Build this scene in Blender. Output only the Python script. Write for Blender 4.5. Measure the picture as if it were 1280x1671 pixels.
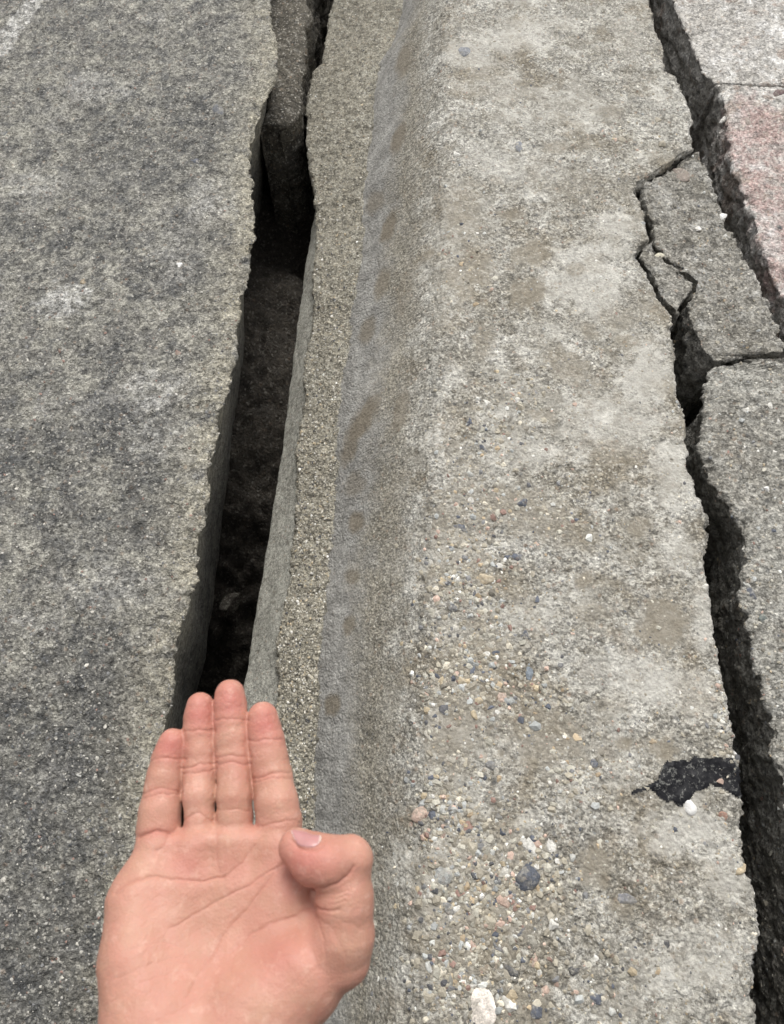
import bpy, math, random
import numpy as np
from mathutils import Vector, Matrix
from mathutils.bvhtree import BVHTree
random.seed(7); rng = np.random.default_rng(11)
for o in list(bpy.data.objects): bpy.data.objects.remove(o)
S = bpy.context.scene; COL = S.collection
R = math.radians

# ------------------------------------------------------------------ camera
CAMH, PITCH, YAW, F = 0.70, 66.2, 3.6, 1207.0
cd = bpy.data.cameras.new('camera'); cam = bpy.data.objects.new('camera', cd); COL.objects.link(cam)
cam.location = (0, 0, CAMH); cam.rotation_euler = (R(90 - PITCH), 0, R(YAW))
cd.sensor_fit = 'VERTICAL'; cd.sensor_height = 36; cd.lens = 36 * F / 1671
cd.clip_start = 0.02; cd.clip_end = 3000
cd.dof.use_dof = True; cd.dof.focus_distance = 0.74; cd.dof.aperture_fstop = 16
S.camera = cam
MC = Matrix.Translation(cam.location) @ cam.rotation_euler.to_matrix().to_4x4()
MR = np.array(MC.to_3x3()); MT = np.array(MC.translation)

# ------------------------------------------------------------------ sky and sun (bright overcast)
SUN_EL, SUN_AZ = 57.0, 2.0          # azimuth measured from +Y towards +X
w = bpy.data.worlds.new('World'); S.world = w; w.use_nodes = True
nt = w.node_tree; bg = nt.nodes['Background']
sky = nt.nodes.new('ShaderNodeTexSky'); sky.sky_type = 'NISHITA'; sky.sun_disc = False
sky.sun_elevation = R(SUN_EL); sky.sun_rotation = R(SUN_AZ); sky.dust_density = 4.0; sky.air_density = 1.0
hs = nt.nodes.new('ShaderNodeHueSaturation'); hs.inputs['Saturation'].default_value = 0.08
nt.links.new(sky.outputs[0], hs.inputs['Color']); nt.links.new(hs.outputs[0], bg.inputs['Color'])
bg.inputs['Strength'].default_value = 0.13
ld = bpy.data.lights.new('sun', 'SUN'); ld.energy = 1.3; ld.angle = R(22); ld.color = (1, 0.965, 0.91)
sun = bpy.data.objects.new('sun', ld); COL.objects.link(sun)
sd = Vector((math.sin(R(SUN_AZ)) * math.cos(R(SUN_EL)), math.cos(R(SUN_AZ)) * math.cos(R(SUN_EL)), math.sin(R(SUN_EL))))
sun.rotation_euler = sd.to_track_quat('Z', 'Y').to_euler()
S.view_settings.view_transform = 'Standard'; S.view_settings.look = 'None'
S.view_settings.gamma = 1; S.view_settings.exposure = 0.55
S.render.engine = 'CYCLES'

# ------------------------------------------------------------------ numpy noise
_h = rng.permutation(256); _p = np.concatenate([_h, _h, _h])
_g = rng.normal(size=(256, 3)); _g /= np.linalg.norm(_g, axis=1)[:, None]
def perlin(P):
    P = np.asarray(P, dtype=np.float64); I = np.floor(P).astype(np.int64); f = P - I; I &= 255
    u = f * f * f * (f * (f * 6 - 15) + 10); out = np.zeros(P.shape[0])
    for dx in (0, 1):
        wx = u[:, 0] if dx else 1 - u[:, 0]
        for dy in (0, 1):
            wy = u[:, 1] if dy else 1 - u[:, 1]
            for dz in (0, 1):
                wz = u[:, 2] if dz else 1 - u[:, 2]
                g = _g[_p[_p[_p[(I[:, 0] + dx) & 255] + ((I[:, 1] + dy) & 255)] + ((I[:, 2] + dz) & 255)]]
                d = g[:, 0] * (f[:, 0] - dx) + g[:, 1] * (f[:, 1] - dy) + g[:, 2] * (f[:, 2] - dz)
                out += wx * wy * wz * d
    return out
def fbm(P, scale, octs=3, rough=0.5, seed=0.0):
    Q = np.asarray(P) * scale + seed * 17.31 + 100.0; a = 1.0; s = np.zeros(len(Q))
    for k in range(octs): s += a * perlin(Q); Q = Q * 2.03 + 5.7; a *= rough
    return s

# ------------------------------------------------------------------ pixel of the photo -> point
def ray(px, py):
    d = np.array([(px - 640) / F, -(py - 835.5) / F, -1.0]); return MR @ d
def on_z(px, py, z=0.0):
    d = ray(px, py); t = (z - MT[2]) / d[2]; return MT + d * t
def camp(px, py, depth): return np.array([(px - 640) / F * depth, -(py - 835.5) / F * depth, -depth])
def curve(pts, z):
    W = sorted([tuple(on_z(x, y, z)[:2]) for x, y in pts], key=lambda p: p[1])
    ys = np.array([p[1] for p in W]); xs = np.array([p[0] for p in W])
    for i in range(1, len(ys)):
        if ys[i] <= ys[i - 1]: ys[i] = ys[i - 1] + 1e-5
    # carry the ends on along the general direction
    k0 = 0.0
    ys = np.concatenate([[-1.0], ys, [3.0]]); xs = np.concatenate([[xs[0]], xs, [xs[-1]]])
    return lambda Y: np.interp(Y, ys, xs)

def to_px(V):
    L = (V - MT) @ MR; return 640 + L[:, 0] / -L[:, 2] * F, 835.5 - L[:, 1] / -L[:, 2] * F
def stains(V, spots, seed=0):
    """soft-edged stains with a shape of their own, each lying at its place on the slab"""
    X, Y = to_px(V); w = np.zeros(len(V)); n = fbm(V, 70, 4, .65, 60 + seed) * .9 + fbm(V, 24, 2, .5, 61 + seed) * .6
    for x, y, rx, ry, rot, a in spots:
        tiny = 1.0 if rx > 16 else .45
        if rx < 9: rx *= 1.5; ry *= 1.15
        c, q = math.cos(rot), math.sin(rot); dx, dy = X - x, Y - y
        near = (abs(dx) < 3 * max(rx, ry)) & (abs(dy) < 3 * max(rx, ry))
        d = np.hypot((dx * c + dy * q) / rx, (-dx * q + dy * c) / ry)[near] + n[near] * .75 * tiny
        w[near] = np.maximum(w[near], a * np.clip((1.25 - d) / .55, 0, 1))
    return w
# ------------------------------------------------------------------ materials
def mat(name):
    m = bpy.data.materials.new(name); m.use_nodes = True; return m, m.node_tree.nodes, m.node_tree.links
class G:
    def __init__(s, name):
        s.m, s.n, s.l = mat(name); s.b = s.n['Principled BSDF']
        s.tc = s.n.new('ShaderNodeTexCoord'); s.co = s.tc.outputs['Object']
    def noise(s, sc, det=4, ro=.6, co=None, dist=0, seed=0):
        x = s.n.new('ShaderNodeTexNoise'); x.inputs['Scale'].default_value = sc; x.inputs['Detail'].default_value = det
        x.inputs['Roughness'].default_value = ro; x.inputs['Distortion'].default_value = dist
        c = co or s.co
        if seed:
            mp = s.n.new('ShaderNodeVectorMath'); mp.operation = 'ADD'; mp.inputs[1].default_value = (seed, seed * .7, seed * 1.3)
            s.l.new(c, mp.inputs[0]); c = mp.outputs[0]
        s.l.new(c, x.inputs['Vector']); return x.outputs['Fac']
    def vor(s, sc, feat='F1', out='Distance', rnd=1, co=None):
        x = s.n.new('ShaderNodeTexVoronoi'); x.feature = feat; x.inputs['Scale'].default_value = sc
        x.inputs['Randomness'].default_value = rnd; s.l.new(co or s.co, x.inputs['Vector']); return x.outputs[out]
    def ramp(s, v, stops, interp='LINEAR'):
        r = s.n.new('ShaderNodeValToRGB'); e = r.color_ramp; e.interpolation = interp
        while len(e.elements) < len(stops): e.elements.new(0.5)
        for k, (p, c) in enumerate(stops):
            e.elements[k].position = p; e.elements[k].color = (c, c, c, 1) if isinstance(c, (int, float)) else (*c, 1)
        s.l.new(v, r.inputs[0]); return r.outputs[0]
    def mix(s, fac, a, b, mode='MIX'):
        x = s.n.new('ShaderNodeMix'); x.data_type = 'RGBA'; x.blend_type = mode; x.clamp_factor = True
        for sock, v in ((x.inputs[0], fac), (x.inputs[6], a), (x.inputs[7], b)):
            if isinstance(v, (int, float)): sock.default_value = v if sock.type == 'VALUE' else (v, v, v, 1)
            elif isinstance(v, tuple): sock.default_value = (*v, 1)
            else: s.l.new(v, sock)
        return x.outputs[2]
    def math(s, op, a, b=0.0, c=None):
        x = s.n.new('ShaderNodeMath'); x.operation = op
        for i, v in enumerate((a, b) if c is None else (a, b, c)):
            if isinstance(v, (int, float)): x.inputs[i].default_value = v
            else: s.l.new(v, x.inputs[i])
        return x.outputs[0]
    def attr(s, name, out='Fac'):
        x = s.n.new('ShaderNodeAttribute'); x.attribute_name = name; return x.outputs[out]
    def bump(s, h, dist, strength=1.0, prev=None):
        x = s.n.new('ShaderNodeBump'); x.inputs['Distance'].default_value = dist; x.inputs['Strength'].default_value = strength
        s.l.new(h, x.inputs['Height'])
        if prev: s.l.new(prev, x.inputs['Normal'])
        return x.outputs[0]
    def done(s, col, rough, normal=None):
        for k, v in (('Base Color', col), ('Roughness', rough)):
            i = s.b.inputs[k]
            if isinstance(v, (int, float)): i.default_value = v
            elif isinstance(v, tuple): i.default_value = (*v, 1)
            else: s.l.new(v, i)
        if normal: s.l.new(normal, s.b.inputs['Normal'])
        return s.m

def grains(g, col, amt=0.6, sc=420, warm=1.0):
    """per-grain colour of the sand in the cement: pale, dark, ochre and reddish grains"""
    c1 = g.vor(sc, out='Color'); c2 = g.vor(sc * .42, out='Color')
    sp1 = g.n.new('ShaderNodeSeparateColor'); g.l.new(c1, sp1.inputs[0])
    sp2 = g.n.new('ShaderNodeSeparateColor'); g.l.new(c2, sp2.inputs[0])
    k1 = g.ramp(sp1.outputs[0], [(0, .42), (.25, .72), (.6, 1.0), (.86, 1.25), (1, 1.75)])
    col = g.mix(amt, col, k1, 'MULTIPLY')
    pale = g.ramp(sp1.outputs[1], [(.90, 0), (.92, 1)])
    col = g.mix(g.math('MULTIPLY', pale, amt * .8), col, (.62, .59, .52))
    dark = g.ramp(sp2.outputs[1], [(.93, 0), (.945, 1)])
    d1 = g.ramp(g.vor(sc * .42), [(.3, 1), (.5, 0)])
    col = g.mix(g.math('MULTIPLY', g.math('MULTIPLY', dark, d1), .7 * amt), col, (.09, .095, .105))
    och = g.ramp(sp2.outputs[0], [(.93, 0), (.945, 1)])
    col = g.mix(g.math('MULTIPLY', g.math('MULTIPLY', och, d1), .6 * amt * warm), col, (.36, .25, .17))
    return col

def m_left():
    g = G('dark_weathered_concrete')
    n1 = g.noise(5, 6, .62); n2 = g.noise(38, 5, .7, seed=3); n3 = g.noise(150, 4, .75, seed=5)
    col = g.mix(g.ramp(n1, [(.33, 0), (.66, 1)]), (.158, .152, .139), (.268, .257, .229))
    col = g.mix(g.ramp(n2, [(.42, 0), (.58, 1)]), col, g.mix(.8, col, (.40, .385, .33)), )
    pat = g.math('MULTIPLY', g.ramp(g.noise(34, 8, .78, seed=9), [(.40, 1), (.54, 0)]), .8)
    col = g.mix(pat, col, (.085, .087, .088))
    col = g.mix(g.math('MULTIPLY', g.attr('tone'), .9), col, g.mix(.68, col, (.065, .067, .07)))  # charcoal-grey patches, larger and stronger towards the near left
    col = g.mix(g.math('MULTIPLY', g.attr('lime'), g.ramp(g.noise(90, 5, .75, seed=71), [(.40, 0), (.56, 1)])), col, (.58, .57, .54))
    lim = g.ramp(g.noise(9, 8, .7, seed=13), [(.56, 0), (.70, 1)])
    col = g.mix(g.math('MULTIPLY', lim, .6), col, (.38, .37, .345))
    # pale worn rim along the broken edge
    e = g.attr('rim'); rim = g.math('MULTIPLY', e, g.ramp(g.noise(26, 5, .7, seed=21), [(.34, 0), (.56, 1)]))
    col = g.mix(g.math('MULTIPLY', rim, .85), col, (.44, .405, .315))
    sh = g.ramp(g.noise(170, 5, .8, seed=6), [(.36, .40), (.5, .95), (.64, 1.8)])
    col = g.mix(.85, col, sh, 'MULTIPLY')
    col = grains(g, col, .5, 430)
    h = g.math('ADD', g.math('MULTIPLY', g.noise(260, 4, .75, seed=2), 1.2), g.math('MULTIPLY', g.vor(380), -.5))
    h = g.math('ADD', h, g.math('MULTIPLY', g.ramp(g.noise(110, 4, .7, seed=81), [(.36, 0), (.46, 1)]), .9))
    nrm = g.bump(h, .0036, 1.0)
    return g.done(col, .82, nrm)

def m_top():
    g = G('pale_worn_concrete')
    n1 = g.noise(7, 7, .66); n2 = g.noise(24, 7, .72, seed=4)
    col = g.mix(g.ramp(n1, [(.36, 0), (.62, 1)]), (.235, .217, .178), (.365, .352, .315))
    col = g.mix(g.math('MULTIPLY', g.ramp(n2, [(.48, 0), (.62, 1)]), .85), col, (.53, .515, .47))
    col = g.mix(g.math('MULTIPLY', g.ramp(g.noise(60, 5, .7, seed=41), [(.5, 0), (.64, 1)]), .55), col, (.21, .19, .15))
    br = g.ramp(g.noise(13, 6, .6, seed=11), [(.52, 0), (.64, 1)])
    col = g.mix(g.math('MULTIPLY', br, .75), col, (.215, .185, .135))
    blot = g.ramp(g.vor(26, 'SMOOTH_F1', co=g.n['Texture Coordinate'].outputs['Object']), [(.16, 1), (.26, 0)])
    bm = g.ramp(g.noise(6, 3, .5, seed=31), [(.48, 0), (.58, 1)])
    col = g.mix(g.math('MULTIPLY', g.math('MULTIPLY', blot, bm), .5), col, (.27, .235, .185))
    col = g.mix(g.math('MULTIPLY', g.attr('lime'), g.ramp(g.noise(32, 5, .6, seed=71), [(.36, .3), (.6, .85)])), col, (.47, .455, .415))
    col = g.mix(g.math('MULTIPLY', g.attr('damp'), .9), col, g.mix(.78, col, (.18, .153, .11)))
    sh = g.ramp(g.noise(190, 5, .8, seed=6), [(.36, .42), (.5, 1.0), (.64, 1.65)])
    smo = g.ramp(g.noise(14, 6, .7, seed=51), [(.40, .35), (.52, 1)])
    cal = g.math('SUBTRACT', 1.0, g.math('MULTIPLY', g.math('MAXIMUM', g.attr('lime'), g.attr('damp')), .82))
    smo = g.math('MULTIPLY', smo, cal)
    col = g.mix(g.math('MULTIPLY', smo, .9), col, sh, 'MULTIPLY')
    col = g.mix(smo, col, grains(g, col, .72, 430))
    cr = g.ramp(g.noise(75, 6, .8, seed=55), [(.56, 0), (.62, 1)])
    col = g.mix(g.math('MULTIPLY', g.math('MULTIPLY', cr, cal), .65), col, (.64, .62, .56))
    ho = g.ramp(g.noise(95, 5, .75, seed=57), [(.37, 1), (.42, 0)])
    col = g.mix(g.math('MULTIPLY', g.math('MULTIPLY', ho, cal), .7), col, (.12, .105, .08))
    # the face that drops to the left: grey skin of cement low down, olive grit near the top edge; both also darkened to carry this side's shade
    fc = g.attr('face'); low = g.attr('low')
    fcol = g.mix(g.ramp(g.noise(30, 6, .7, seed=17), [(.35, 0), (.65, 1)]), (.195, .178, .142), (.295, .272, .222))
    fcol = grains(g, g.mix(.8, fcol, sh, 'MULTIPLY'), .55, 480)
    lcol = g.mix(g.ramp(g.noise(42, 5, .75, seed=19), [(.38, 0), (.62, 1)]), (.205, .198, .182), (.345, .336, .312))
    spots = g.attr('damp')
    lcol = g.mix(g.math('MULTIPLY', spots, .8), lcol, (.19, .17, .135))
    lcol = grains(g, lcol, .22, 520)
    lw = g.ramp(g.math('ADD', low, g.math('MULTIPLY', g.math('SUBTRACT', g.noise(11, 5, .6, seed=27), .5), 1.0)), [(.34, 0), (.66, 1)])
    fcol = g.mix(lw, fcol, lcol)
    fcol = g.mix(g.math('MULTIPLY', g.attr('damp'), .8), fcol, (.155, .13, .095))
    fsel = g.ramp(g.math('ADD', fc, g.math('MULTIPLY', g.math('SUBTRACT', g.noise(40, 5, .7, seed=29), .5), .6)), [(.32, 0), (.68, 1)])
    col = g.mix(fsel, col, fcol)
    h = g.math('ADD', g.math('MULTIPLY', g.noise(230, 4, .75, seed=2), 1.1), g.math('MULTIPLY', g.vor(330), -.5))
    nrm = g.bump(g.math('MULTIPLY', h, g.math('ADD', g.math('MULTIPLY', smo, .75), .25)), .0034, 1.0)
    return g.done(col, .86, nrm)

def m_rough(name, a, b, pale, red=0.0, sc=420, bump=.0028, amt=.6):
    g = G(name)
    col = g.mix(g.ramp(g.noise(9, 7, .66), [(.36, 0), (.64, 1)]), a, b)
    col = g.mix(g.ramp(g.noise(30, 6, .72, seed=4), [(.5, 0), (.68, 1)]), col, pale)
    if red:
        rm = g.math('MULTIPLY', g.attr('rust'), g.ramp(g.noise(30, 6, .7, seed=8), [(.36, .25), (.52, 1)]))
        col = g.mix(g.math('MULTIPLY', rm, red * .8), col, (.36, .22, .20))
        rm2 = g.ramp(g.noise(19, 5, .62, seed=18), [(.56, 0), (.60, 1)])
        col = g.mix(g.math('MULTIPLY', rm2, red), col, (.34, .28, .24))
    sh = g.ramp(g.noise(180, 5, .8, seed=6), [(.35, .5), (.5, .97), (.65, 1.6)])
    col = g.mix(.75, col, sh, 'MULTIPLY'); col = grains(g, col, amt, sc)
    if amt > .4:
        cr = g.ramp(g.noise(80, 6, .8, seed=55), [(.55, 0), (.62, 1)]); col = g.mix(g.math('MULTIPLY', cr, .5), col, g.mix(.5, pale, (.6, .58, .52)))
        ho = g.ramp(g.noise(85, 5, .75, seed=57), [(.38, 1), (.44, 0)]); col = g.mix(g.math('MULTIPLY', ho, .55), col, (.11, .10, .08))
    h = g.math('ADD', g.math('MULTIPLY', g.noise(240, 4, .75, seed=2), 1.2), g.math('MULTIPLY', g.vor(sc * .8), -.6))
    h = g.math('ADD', h, g.math('MULTIPLY', g.ramp(g.noise(95, 5, .75, seed=81), [(.38, 0), (.46, 1)]), .8))
    return g.done(col, .9, g.bump(h, bump, 1.0))

M_left = m_left(); M_top = m_top()
M_frag = m_rough('grey_broken_concrete', (.195, .182, .152), (.33, .315, .28), (.44, .43, .40))
M_pink = m_rough('pinkish_concrete', (.34, .32, .29), (.50, .48, .45), (.70, .69, .67), red=.85, bump=.0018)
M_right = m_rough('grey_slab_concrete', (.215, .20, .17), (.35, .34, .305), (.48, .47, .43))
M_sand = m_rough('sandy_mortar', (.26, .24, .19), (.36, .335, .27), (.44, .42, .35), sc=520, bump=.004)
M_smooth = m_rough('smooth_formed_cement', (.27, .265, .23), (.34, .335, .295), (.38, .375, .33), sc=700, bump=.0006)
M_soil = m_rough('brown_soil', (.045, .038, .030), (.075, .063, .048), (.095, .082, .065), sc=300, bump=.008, amt=.22)

def m_stone():
    g = G('stone'); g.co = g.n.new('ShaderNodeNewGeometry').outputs['Position']
    oi = g.n.new('ShaderNodeObjectInfo')
    k = g.ramp(g.noise(160, 5, .7), [(.3, .72), (.7, 1.25)])
    col = g.mix(.85, oi.outputs['Color'], k, 'MULTIPLY')
    dirt = g.ramp(g.noise(220, 4, .7, seed=3), [(.55, 0), (.68, 1)])
    col = g.mix(g.math('MULTIPLY', dirt, .7), col, (.33, .31, .26))
    d2 = g.ramp(g.noise(60, 6, .75, seed=9), [(.5, 0), (.62, 1)])
    col = g.mix(g.math('MULTIPLY', d2, .5), col, (.34, .315, .26))
    col = grains(g, col, .35, 520)
    return g.done(col, .7, g.bump(g.noise(380, 5, .75), .0016))
def m_grit():
    g = G('grit'); a = g.attr('tint', 'Color')
    return g.done(g.mix(.5, a, g.ramp(g.noise(500, 3, .6), [(.3, .7), (.7, 1.3)]), 'MULTIPLY'), .65, g.bump(g.noise(700, 2, .6), .0006))
M_stone = m_stone(); M_grit = m_grit()
def m_tar():
    g = G('tar')
    col = g.mix(g.ramp(g.noise(210, 5, .78), [(.55, 0), (.62, 1)]), (.007, .007, .009), (.15, .15, .14))
    return g.done(col, g.ramp(g.noise(60, 3, .6), [(.4, .42), (.6, .8)]), g.bump(g.noise(170, 4, .7), .0009))
M_tar = m_tar(); M_tar.node_tree.nodes['Principled BSDF'].inputs['Specular IOR Level'].default_value = .22
g = G('clean_stone'); g.co = g.n.new('ShaderNodeNewGeometry').outputs['Position']; M_chip = g.done(g.mix(g.noise(300, 4, .7), (.62, .61, .58), (.82, .81, .79)), .6, g.bump(g.noise(380, 4, .7), .001))

# ------------------------------------------------------------------ object helpers
def mesh_np(name, V, Fq, m, parent=None, smooth=True, attrs=None, origin=None):
    me = bpy.data.meshes.new(name); V = np.asarray(V, dtype=np.float32)
    if origin is None: origin = (0, 0, 0)
    L = V - np.array(origin, dtype=np.float32)
    Fq = np.asarray(Fq, dtype=np.int32); k = Fq.shape[1]
    me.vertices.add(len(V)); me.vertices.foreach_set('co', L.ravel())
    me.loops.add(Fq.size); me.loops.foreach_set('vertex_index', Fq.ravel())
    me.polygons.add(len(Fq)); me.polygons.foreach_set('loop_start', np.arange(0, Fq.size, k, dtype=np.int32))
    me.polygons.foreach_set('loop_total', np.full(len(Fq), k, dtype=np.int32))
    me.polygons.foreach_set('use_smooth', np.full(len(Fq), smooth, dtype=bool))
    me.update(calc_edges=True); me.validate()
    for an, av in (attrs or {}).items():
        av = np.asarray(av, dtype=np.float32)
        if av.ndim == 1:
            a = me.attributes.new(an, 'FLOAT', 'POINT'); a.data.foreach_set('value', av)
        else:
            a = me.attributes.new(an, 'FLOAT_COLOR', 'POINT'); a.data.foreach_set('color', np.c_[av, np.ones(len(av))].astype(np.float32).ravel())
    me.materials.append(m)
    o = bpy.data.objects.new(name, me); COL.objects.link(o); o.location = origin
    if parent:
        o.parent = parent; o.location = Vector(origin) - parent.location
    return o
def tag(o, label=None, cat=None, group=None, kind=None):
    if label: o['label'] = label
    if cat: o['category'] = cat
    if group: o['group'] = group
    if kind: o['kind'] = kind
    return o
def empty(name, loc): 
    o = bpy.data.objects.new(name, None); COL.objects.link(o); o.location = loc; o.empty_display_size = .05; return o
def grid_faces(nr, nc):
    i = np.arange(nr - 1)[:, None] * nc + np.arange(nc - 1)[None, :]
    return np.stack([i, i + 1, i + nc + 1, i + nc], -1).reshape(-1, 4)
def grid_normals(P):
    a = np.gradient(P, axis=0); b = np.gradient(P, axis=1); n = np.cross(b, a)
    n /= np.maximum(np.linalg.norm(n, axis=2, keepdims=True), 1e-12); return n

def rows(y0, y1, d0=.0014):
    out = [y0]; y = y0
    while y < y1:
        st = d0 * (1 + max(0, y) ** 2 / .49)
        if y < -.17: st = .006
        if y > 1.35: st = .012
        y += st; out.append(min(y, y1))
    return np.array(out)

BV = []   # surfaces of the slabs, for settling stones on them
def surf(V, Fq):
    b = BVHTree.FromPolygons([tuple(v) for v in V.tolist()], Fq.tolist()); BV.append(b); return b

def piece(name, m, Y, xL, xR, z, thick, parent, col_d=.0014, under=(0, 0), r=.004, top_amp=1.0, wall_amp=1.0,
          zfun=None, visx=(-.7, .6), jag=.0022, seed=0, rimw=.03, bvh=True, attrs_extra=None):
    """slab with ragged broken sides: a grid wrapped from the foot of the left side over the top to the foot of the right side"""
    L = xL(Y) + jag * fbm(np.c_[Y, Y * 0 + seed, Y * 0], 45, 5, .72, seed) * 1.8
    Rr = xR(Y) + jag * fbm(np.c_[Y, Y * 0 + seed + 9, Y * 0], 45, 5, .72, seed + 3) * 1.8
    Rr = np.maximum(Rr, L + .0006)
    kk = np.exp(-np.linspace(-2.2, 2.2, 61) ** 2); kk /= kk.sum()
    sm_ = lambda a: np.convolve(np.pad(a, 30, 'edge'), kk, 'valid') if len(a) > 400 else a
    Ls, Rs = sm_(L), sm_(Rr)
    nw = 100; s = np.linspace(0, 1, nw) ** .8
    wmax = float((Rr - L).max()); nt_ = max(12, int(wmax / col_d))
    # columns over the top, coarser outside the view
    t = np.linspace(0, 1, nt_)
    cols = []
    rr = np.minimum(r, (Rr - L) * .3)
    ang = np.linspace(math.pi, math.pi / 2, 5)
    for k in range(nw - 1):
        dz = -thick + (thick - r) * s[k]
        f = (-dz) / thick
        wj = math.exp(dz / .012); cols.append(np.c_[L * wj + (Ls + .002) * (1 - wj) + under[0] * f ** .8, Y, np.full_like(Y, z + dz)])
    for a in ang[:-1]: cols.append(np.c_[L + rr * (1 + math.cos(a)), Y, z - rr + rr * math.sin(a)])
    for tt in t: cols.append(np.c_[(L + rr) * (1 - tt) + (Rr - rr) * tt, Y, np.full_like(Y, z)])
    for a in ang[::-1][1:]: cols.append(np.c_[Rr - rr * (1 + math.cos(a)), Y, z - rr + rr * math.sin(a)])
    for k in range(nw - 2, -1, -1):
        dz = -thick + (thick - r) * s[k]; f = (-dz) / thick
        wj = math.exp(dz / .012); cols.append(np.c_[Rr * wj + (Rs - .002) * (1 - wj) - under[1] * f ** .7, Y, np.full_like(Y, z + dz)])
    P = np.stack(cols, 1)
    ncap = 30; fr = np.linspace(0, 1, ncap + 1)[1:]
    def cap(row, sg):
        out = []
        for k in fr:
            q = row.copy(); q[:, 1] += sg * .0015 * min(1, k * 8); q[:, 2] = np.minimum(q[:, 2], z - k * thick); out.append(q)
        return np.stack(out)
    c0_, c1_ = cap(P[0], -1)[::-1], cap(P[-1], 1)
    P = np.concatenate([c0_, P, c1_], 0); L = np.r_[[L[0]] * ncap, L, [L[-1]] * ncap]; Rr = np.r_[[Rr[0]] * ncap, Rr, [Rr[-1]] * ncap]
    if zfun is not None: P[..., 2] += zfun(P[..., 0], P[..., 1], np.clip(1 + (P[..., 2] - z) / thick, 0, 1))
    nr, nc = P.shape[:2]; N = grid_normals(P)
    Q = P.reshape(-1, 3); Nf = N.reshape(-1, 3)
    dl = Q[:, 0] - np.repeat(L, nc); dr = np.repeat(Rr, nc) - Q[:, 0]; de = np.minimum(np.abs(dl), np.abs(dr))
    wall = np.clip(1 - Nf[:, 2], 0, 1)
    big = fbm(Q, 14, 3, .5, seed + 1); mid = fbm(Q, 75, 3, .6, seed + 2); fine = fbm(Q, 260, 2, .7, seed + 4)
    h = top_amp * (1 - wall) * (.0022 * big + .0014 * mid + .0011 * fine) + wall_amp * wall * (.007 * big + .0045 * mid + .0013 * fine)
    edge = np.exp(-(de / .009) ** 2)
    chip = np.clip(fbm(Q, 60, 3, .6, seed + 7) + .12, 0, 1)
    h = h - edge * chip * .009 + edge * .0022 * fbm(Q, 190, 2, .6, seed + 12)
    # damp where the piece pinches out
    wd = np.repeat(np.clip((Rr - L) / .02, 0, 1), nc); h = h * (.25 + .75 * wd)
    Q = Q + Nf * h[:, None]
    Fq = grid_faces(nr, nc)
    # end caps
    V = Q; rim = np.exp(-(np.abs(dl if rimw > 0 else dr) / abs(rimw)) ** 1.5)
    at = {'rim': rim}
    for k_, sp_ in (attrs_extra or {}).items(): at[k_] = stains(V, sp_, len(k_))
    o = mesh_np(name, V, Fq, m, parent, attrs=at, origin=tuple(parent.location))
    caps = []
    b = surf(V, Fq) if bvh else None
    me = o.data
    return o, V, Fq, b

# ------------------------------------------------------------------ traced edges (photo pixels)
E_left = [(440, -60), (439, 0), (450, 49), (454, 97), (440, 128), (424, 150), (414, 185), (405, 214), (404, 262), (411, 292), (409, 319), (416, 375), (407, 405), (399, 465), (390, 510), (386, 540), (385, 570), (381, 602), (372, 631), (362, 659), (356, 701), (352, 730), (340, 758), (342, 786), (337, 821), (329, 864), (321, 899), (324, 945), (310, 977), (296, 1016), (289, 1047), (280, 1104), (273, 1150), (268, 1185), (238, 1320), (205, 1500), (172, 1671), (140, 1850)]
E_c0 = [(555, -60), (552, 0), (545, 31), (538, 70), (533, 105), (517, 120), (511, 148), (509, 188), (510, 250), (518, 305), (516, 332), (507, 383), (495, 449), (482, 560), (476, 606), (465, 691), (448, 807), (434, 896), (423, 963), (411, 1033), (398, 1111), (378, 1220), (352, 1360), (322, 1500), (290, 1671), (260, 1850)]
E_c1 = [(547, -60), (544, 0), (536, 31), (530, 70), (525, 105), (509, 117), (503, 148), (499, 188), (501, 250), (511, 305), (513, 344), (515, 391), (511, 449), (513, 508), (505, 560), (494, 606), (495, 655), (481, 730), (485, 786), (480, 878), (471, 949), (458, 1005), (451, 1055), (455, 1111), (451, 1150), (447, 1300), (436, 1500), (425, 1671), (410, 1850)]
E_c2 = [(665, -60), (660, 0), (648, 59), (620, 102), (612, 148), (609, 211), (601, 258), (593, 320), (595, 391), (581, 461), (570, 560), (557, 631), (550, 719), (547, 807), (540, 878), (536, 949), (525, 1019), (520, 1090), (518, 1150), (512, 1300), (505, 1500), (495, 1671), (485, 1850)]
E_c3 = [(722, -60), (720, 0), (716, 150), (712, 320), (712, 450), (705, 560), (695, 700), (690, 900), (685, 1100), (678, 1300), (670, 1500), (660, 1671), (650, 1850)]
E_c4 = [(1052, -60), (1061, 0), (1072, 46), (1086, 73), (1089, 115), (1107, 121), (1118, 153), (1134, 188), (1130, 218), (1137, 241), (1118, 249), (1099, 264), (1069, 283), (1042, 299), (1040, 314), (1049, 329), (1053, 352), (1061, 391), (1046, 402), (1042, 421), (1057, 440), (1069, 467), (1080, 490), (1099, 512), (1097, 536), (1103, 574), (1109, 640), (1122, 690), (1125, 750), (1140, 805), (1157, 840), (1157, 920), (1162, 980), (1170, 1040), (1182, 1090), (1184, 1116), (1198, 1180), (1208, 1238), (1214, 1312), (1219, 1397), (1235, 1461), (1243, 1514), (1235, 1594), (1227, 1631), (1235, 1671), (1250, 1850)]
E_f1l = [(1141, 247), (1121, 254), (1103, 268), (1073, 287), (1048, 303), (1046, 314), (1055, 330), (1058, 352), (1067, 384), (1077, 405), (1092, 424), (1112, 440), (1137, 458), (1131, 478), (1124, 492), (1128, 515), (1134, 545), (1148, 573), (1163, 587), (1172, 590)]
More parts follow.
